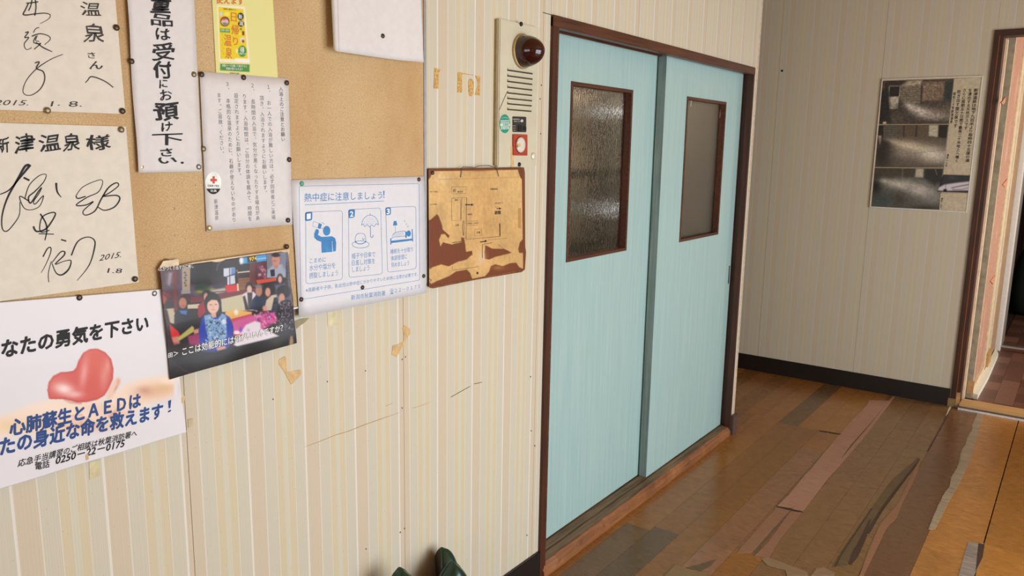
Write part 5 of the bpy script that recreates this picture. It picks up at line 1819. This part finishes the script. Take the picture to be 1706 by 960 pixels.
for x, y, m, l in [(194, 46, M_tackd, 'dark tack on the right edge of the upper autograph card'), (204, 185, M_tackd, 'dark tack at the bottom right corner of the upper autograph card'), (79, 184, M_tacko, 'olive brass tack in the bottom edge of the upper autograph card'),
                   (202, 216, M_tacko, 'olive tack at the top right corner of the lower autograph card'), (225, 465, M_tackd, 'dark tack at the bottom right corner of the lower autograph card'), (219, 102, M_tackd, 'dark tack on the left edge of the brush-written strip'),
                   (323, 124, M_tacko, 'olive tack on the right edge of the brush-written strip'), (235, 278, M_tackb, 'pale brass tack at the bottom left of the brush-written strip'), (331, 278, M_tackg, 'grey tack at the bottom right of the brush-written strip'),
                   (339, 248, M_tacko, 'olive tack on the left edge of the bathing notice'), (336, 124, M_tackd, 'dark tack at the top left of the bathing notice'), (406, 129, M_tackd, 'dark tack in the middle of the top edge of the bathing notice'),
                   (478, 138, M_tackd, 'dark tack at the top right of the bathing notice'), (482, 266, M_tackd, 'dark tack halfway down the right edge of the bathing notice'), (480, 367, M_tackd, 'dark tack at the bottom right of the bathing notice'),
                   (349, 380, M_tackb, 'pale brass tack at the bottom left of the bathing notice'), (132, 496, M_tackd, 'dark tack in the top edge of the heart poster'), (257, 489, M_tackg, 'grey tack near the top right corner of the heart poster'),
                   (278, 436, M_tacko, 'olive tack holding the top left of the colour print'), (478, 411, M_tackd, 'dark tack holding the top right of the colour print'), (503, 306, M_tackgr, 'green tack at the top left of the blue printed poster'),
                   (698, 299, M_tackd, 'dark tack at the top right of the blue printed poster'), (706, 460, M_tackd, 'dark tack at the lower right of the blue printed poster'), (604, 479, M_tackd, 'dark tack in the bottom middle of the blue printed poster'),
                   (502, 499, M_tackd, 'dark tack at the lower left of the blue printed poster')]:
    tack(x, y, m, l)
tack(638, 60, M_tackd, 'dark tack in the middle of the blank curled sheet', XBRD + 0.0205)
tack(721, 288, M_tackd, 'dark tack at the top left corner of the floor plan board', 0.0112)
pl = Plane('y', YB)
a, b = pl.to2(1303, 118)
tag(MB().lathe((a, YB, b), (0, -1, 0), [(0.007, 0), (0.006, 0.003), (0.002, 0.005)], 16).build('wall_nail', M_ink, None, True), 'black nail head in the end wall, left of the framed photographs', 'nail')

# ------------------------------------------------------------------ framed photographs on the end wall
YF = YB - 0.014
PF = Plane('y', YF)
k12 = tag(empty('picture_frame', (0.57, YB, 1.5)), 'thin silver frame with black-and-white photographs and a handwritten caption sheet on the end wall', 'picture')
q = [PF.to2(*p) for p in ((1467, 132), (1638, 126), (1611, 354), (1450, 346))]
fx0, fx1 = (q[0][0] + q[3][0]) / 2, (q[1][0] + q[2][0]) / 2
fz1, fz0 = (q[0][1] + q[1][1]) / 2, (q[2][1] + q[3][1]) / 2
boxo('backing', (fx0 + 0.004, YB - 0.009, fz0 + 0.004), (fx1 - 0.004, YB - 0.0005, fz1 - 0.004), plain('mount_card', (176, 156, 128), 0.7), k12)
M_silver = plain('silver_frame', (232, 228, 220), 0.3, 0.35, 0.02)
boxo('frame_side', (fx0, YF, fz0), (fx0 + 0.006, YB - 0.0005, fz1), M_silver, k12, 0.001)
boxo('frame_side', (fx1 - 0.006, YF, fz0), (fx1, YB - 0.0005, fz1), M_silver, k12, 0.001)
boxo('frame_side', (fx0 + 0.006, YF, fz0), (fx1 - 0.006, YB - 0.0005, fz0 + 0.006), M_silver, k12, 0.001)
boxo('frame_side', (fx0 + 0.006, YF, fz1 - 0.006), (fx1 - 0.006, YB - 0.0005, fz1), M_silver, k12, 0.001)
PC = Plane('y', YB - 0.0095)
fp = (1430, 100, 3.556)
pp = lambda u, v: (fp[0] + u / fp[2], fp[1] + v / fp[2])


def paint_p1(c):
    c.frame(1440, 110, 7.3875)
    c.poly([(170, 160), (1110, 150), (1040, 720), (160, 720)], (66, 60, 54), 2)
    c.poly([(290, 180), (540, 185), (500, 230), (290, 240)], (50, 42, 36), 3).poly([(530, 180), (710, 170), (700, 240), (440, 260)], (150, 138, 118), 5)
    c.poly([(440, 260), (700, 230), (690, 460), (480, 440), (440, 400)], (110, 100, 86), 3)
    for i in range(7):
        c.line([(450, 275 + i * 27), (695, 258 + i * 27)], 6, (70, 62, 54), .8, 1)
    c.poly([(305, 250), (440, 245), (430, 375), (300, 375)], (32, 30, 32), 2).line([(305, 375), (308, 248), (438, 246), (430, 375)], 5, (190, 182, 166), 1, 1).poly([(290, 380), (425, 374), (415, 525), (303, 530)], (166, 158, 144), 2)
    c.poly([(720, 200), (1000, 190), (960, 420), (700, 430)], (108, 92, 78), 4).line([(740, 250), (735, 420)], 10, (150, 130, 112), .7, 2).line([(760, 300), (820, 420)], 12, (140, 118, 100), .7, 2).line([(850, 250), (840, 400)], 10, (140, 124, 106), .7, 2).line([(715, 245), (925, 235)], 12, (150, 134, 116), .7, 2)
    c.poly([(1000, 200), (1100, 190), (1060, 440), (980, 420)], (42, 50, 48), 6).poly([(700, 240), (716, 240), (706, 470), (690, 470)], (52, 46, 42), 2)
    c.poly([(180, 200), (290, 190), (330, 700), (170, 715)], (36, 34, 34), 6).blob(235, 240, 26, 50, (120, 70, 50), .7)
    c.blob(480, 520, 110, 70, (56, 52, 46), .9).blob(560, 640, 130, 50, (60, 54, 48), .9).blob(400, 640, 90, 60, (96, 84, 66), .5)
    c.blob(560, 490, 70, 40, (182, 174, 160), .9, 30).blob(690, 560, 140, 60, (190, 182, 170), .95, 20).blob(860, 600, 180, 60, (160, 150, 138), .8, 8).blob(1000, 560, 120, 80, (120, 106, 92), .5)
    c.line([(640, 690), (1030, 690)], 24, (60, 54, 46), .6, 3).grain(.2, 18, 12, 4)
    c.poly([(230, 690), (270, 684), (270, 712), (226, 712)], (196, 180, 150), 2)


def paint_p2(c):
    c.frame(1430, 100, 3.556)
    c.poly([(90, 380), (540, 380), (510, 645), (90, 640)], (80, 72, 62), 3)
    c.poly([(118, 388), (160, 388), (155, 500), (110, 500)], (40, 36, 34), 2).poly([(150, 390), (235, 392), (232, 470), (148, 470)], (86, 82, 74), 2)
    for i in range(6):
        c.line([(155, 400 + i * 12), (232, 398 + i * 12)], 2.5, (56, 54, 50), .9)
    c.poly([(235, 385), (410, 385), (410, 450), (235, 470)], (84, 72, 58), 3).line([(270, 390), (268, 455)], 8, (50, 44, 38), .9).line([(345, 390), (342, 450)], 12, (46, 44, 40), .9).poly([(420, 385), (475, 385), (470, 455), (416, 450)], (160, 152, 134), 2).poly([(478, 385), (534, 385), (522, 462), (474, 458)], (28, 26, 26), 3)
    c.poly([(118, 448), (138, 448), (134, 500), (122, 500)], (170, 150, 124), 2)
    c.blob(190, 480, 40, 12, (190, 180, 160), .8, 12).blob(300, 510, 110, 30, (196, 182, 156), .95, 10).blob(440, 560, 110, 50, (192, 184, 170), .95, 8).blob(260, 560, 70, 40, (150, 142, 130), .7).blob(220, 590, 80, 30, (80, 72, 66), .6)
    c.blob(140, 560, 50, 80, (40, 36, 32), .9).blob(160, 500, 30, 30, (44, 38, 34), .8)
    c.line([(330, 555), (520, 530)], 1.6, (90, 84, 76), .8).line([(350, 632), (500, 626)], 10, (80, 72, 66), .6, 2).grain(.1, 8, 6, 7)


def paint_p3(c):
    c.frame(1440, 230, 6.857)
    c.poly([(60, 335), (910, 345), (860, 830), (60, 800)], (76, 76, 70), 3)
    c.poly([(110, 345), (590, 350), (570, 440), (110, 480)], (64, 58, 50), 4).poly([(590, 350), (680, 350), (670, 450), (580, 445)], (160, 152, 134), 3).poly([(690, 350), (905, 352), (890, 500), (800, 540), (690, 460)], (36, 36, 34), 6).line([(440, 350), (430, 470)], 16, (110, 96, 80), .7, 3).line([(810, 360), (830, 420)], 8, (120, 120, 100), .7)
    c.blob(220, 490, 70, 25, (170, 164, 150), .8, 8).blob(400, 530, 180, 55, (168, 162, 150), .95, 8).blob(640, 600, 200, 80, (164, 158, 150), .95, 14).blob(780, 690, 100, 60, (120, 116, 112), .7)
    c.blob(130, 560, 60, 100, (30, 30, 28), .95).blob(200, 720, 150, 90, (58, 66, 66), .9).blob(400, 710, 80, 70, (62, 56, 50), .9).blob(700, 800, 160, 30, (50, 46, 42), .9).grain(.1, 20, 14, 9)


def paint_p4(c):
    c.frame(1440, 230, 6.857)
    c.poly([(900, 410), (1225, 425), (1200, 640), (830, 630)], (36, 38, 44), 2)
    c.blob(1000, 450, 60, 30, (60, 64, 70), .7).poly([(835, 570), (920, 530), (1060, 510), (1205, 495), (1195, 600), (900, 605), (835, 600)], (178, 172, 178), 3)
    c.line([(1000, 570), (1100, 548), (1200, 530)], 10, (70, 60, 52), .8, 2).line([(1010, 590), (1110, 590), (1180, 570)], 6, (80, 70, 60), .8, 2).line([(935, 500), (925, 600)], 4, (50, 46, 46), 1).poly([(905, 585), (942, 585), (940, 628), (900, 625)], (20, 18, 18), 2)
    for i in range(12):
        c.blob(950 + i * 21, 620, 12, 6, (24, 22, 22), .9)


k12b = k12
sheet('photo', [pp(143, 125), pp(566, 112), pp(536, 378), pp(124, 380)], PC, 110, 70, M_photo, paint_p1, (70, 64, 58), parent=k12, thick=0.0008)
sheet('photo', [pp(122, 386), pp(534, 384), pp(506, 637), pp(100, 634)], PC, 110, 70, M_photo, paint_p2, (70, 64, 58), parent=k12, thick=0.0008)
sheet('photo', [pp(98, 640), pp(504, 644), pp(484, 886), pp(78, 872)], PC, 110, 70, M_photo, paint_p3, (70, 64, 58), parent=k12, thick=0.0008)
sheet('photo', [pp(504, 680), pp(668, 686), pp(656, 786), pp(468, 780)], PC, 60, 34, M_photo, paint_p4, (40, 40, 44), parent=k12, thick=0.0018)
MB().prism([PC.to2(*pp(*p)) for p in ((568, 112), (728, 100), (668, 680), (504, 676))], PC, 0.0, 0.001).build('caption_sheet', plain('aged_caption_paper', (206, 192, 164), 0.6), k12)
MB().prism([PC.to2(*pp(*p)) for p in ((488, 790), (655, 790), (642, 896), (480, 886))], PC, 0.0, 0.001).build('caption_sheet', bpy.data.materials['aged_caption_paper'], k12)
ink = Ink(Plane('y', YB - 0.0108), fp)
for tx, p0, p1, wd, b in (('新津温泉は地下九百米より毎時四十五度の湯', (698, 168), (644, 606), 27, .03), ('を湧出する天然ガスです', (664, 168), (636, 414), 23, .03), ('さらに周期五十日間で最長二十米地上へ噴く', (630, 168), (582, 608), 23, .03), ('吹き出す間欠泉です', (598, 176), (574, 402), 23, .03), ('昭和三十年新津温泉', (571, 190), (550, 376), 16, .03), ('撮影一九四', (532, 556), (520, 634), 12, .02), ('撮影一五七', (496, 816), (490, 880), 12, .02)):
    ink.col(tx, p0, p1, wd, b)
ink.build('handwriting', M_ink2, k12)

# ------------------------------------------------------------------ green slippers
M_green = NT('dark_green_vinyl')
M_green.b.inputs['Base Color'].default_value = rgba((7, 50, 36))
M_green.b.inputs['Roughness'].default_value = 0.28
M_green.b.inputs['Coat Weight'].default_value = 0.3
M_green.bump(M_green.noise((1, 1, 1), 500, 2), 0.08, 0.0005)
M_green = M_green.m
M_sole = plain('brown_sole', (62, 42, 26), 0.6)
M_lin = plain('green_insole', (26, 60, 44), 0.7)


def slipper():
    """toe points up (+z), sole towards -x, vamp bulges towards +x; origin at the heel"""
    root = tag(empty('slipper'), '', 'slipper', 'green vinyl slippers standing on end')
    L, Wd = 0.255, 0.047

    def half(s):  # s 0 toe .. 1 heel
        return Wd * (math.sin(math.pi * min(1, 0.5 * (s / 0.30) ** 0.85)) if s < 0.30 else 1 - 0.14 * math.sin((s - 0.3) / 0.7 * math.pi) ** 1 * 0.9) * (1 if s < 0.85 else math.sqrt(max(0.0, 1 - ((s - 0.85) / 0.15) ** 2)) * 0.999 + 0.001)
    out = []
    ss = [0.002 + 0.998 * (i / 28) for i in range(29)]
    m = MB()
    V, Fc = [], []
    for s_ in ss:
        h = half(s_)
        z = L * (1 - s_)
        curl = 0.012 * max(0, 1 - s_ / 0.25) ** 2
        V += [(curl, -h, z), (curl, h, z), (curl + 0.007, h, z), (curl + 0.007, -h, z)]
    for i in range(28):
        for j in range(4):
            Fc.append((i * 4 + j, i * 4 + (j + 1) % 4, (i + 1) * 4 + (j + 1) % 4, (i + 1) * 4 + j))
    Fc += [(0, 1, 2, 3), tuple(28 * 4 + j for j in (3, 2, 1, 0))]
    m.v, m.f = V, Fc
    m.build('sole', M_sole, root)
    m = MB()
    V, Fc = [], []
    NA = 16
    ns = 22
    for i in range(ns + 1):
        s_ = 0.0 + 0.56 * i / ns
        h = half(max(s_, 0.002)) * 1.03
        z = L * (1 - s_) + (0.003 if i == 0 else 0)
        hh = 0.052 * math.sin(math.pi / 2 * min(1, (s_ / 0.34) ** 0.6)) + 0.004
        curl = 0.012 * max(0, 1 - s_ / 0.25) ** 2
        for j in range(NA + 1):
            a = math.pi * j / NA
            V.append((curl + 0.004 + hh * math.sin(a) ** 0.85, -h * math.cos(a), z - (0.03 * math.sin(a) * max(0, (s_ - 0.4) / 0.16) if s_ > 0.4 else 0)))
    Fc = [(i * (NA + 1) + j, i * (NA + 1) + j + 1, (i + 1) * (NA + 1) + j + 1, (i + 1) * (NA + 1) + j) for i in range(ns) for j in range(NA)]
    m.v, m.f = V, Fc
    o = m.build('vamp', M_green, root, True)
    md = o.modifiers.new('thick', 'SOLIDIFY')
    md.thickness = 0.003
    md.offset = -1
    m = MB()
    m.tube([(0.0105 + 0.012 * max(0, 1 - s_ / 0.25) ** 2 - 0.006, half(s_) * sg, L * (1 - s_)) for sg, seq in ((1, ss[::-1]),) for s_ in seq] + [(0.0045 + 0.012 * max(0, 1 - s_ / 0.25) ** 2, -half(s_), L * (1 - s_)) for s_ in ss], 0.0035, 6)
    m.build('piping', M_green, root, True)
    return root


def copy_tree(o):
    c = o.copy()
    COL.objects.link(c)
    for ch in o.children:
        d = ch.copy()
        d.parent = c
        COL.objects.link(d)
    return c


s0 = slipper()
RZ = 0.235
for i, (px, py, X, rz, ry, lab) in enumerate(((745, 914, 0.055, 0.9, -0.10, 'green slipper standing tallest, nearest the door, close to the wall'), (762, 940, 0.135, -0.25, -0.12, 'green slipper in front of the tallest one, broad toe up'), (676, 951, 0.11, -0.1, -0.12, 'green slipper on the left with only its rounded toe showing'), (698, 966, 0.045, 0.1, -0.08, 'brown-edged slipper toe just showing between the green ones'))):
    o = s0 if i == 0 else copy_tree(s0)
    a, b = Plane('x', X).to2(px, py)
    o.rotation_euler = (0, ry, rz)
    top = b - 0.2575
    o.location = (X - 0.01 + 0.255 * math.sin(-ry) * 0, a, top)
    o['label'] = lab
    if i == 3:
        for ch in o.children:
            ch.data = ch.data.copy()
            ch.data.materials[0] = plain('brown_vinyl', (84, 58, 30), 0.35)
        o.name = 'slipper.brown'
        del o['group']
rk = tag(empty('slipper_rack', (0.09, 1.4, 0)), 'low wooden slipper rack against the wall below the picture edge', 'rack')
M_rackw = wood('rack_wood', (96, 62, 36), (140, 96, 58), 'y')
boxo('rack_board', (0.02, 1.1, 0.035), (0.24, 1.75, 0.045), M_rackw, rk)
for y in (1.1, 1.735):
    boxo('rack_side', (0.02, y, 0.0), (0.24, y + 0.015, 0.12), M_rackw, rk)
boxo('rack_rail', (0.225, 1.115, 0.08), (0.24, 1.735, 0.12), M_rackw, rk)
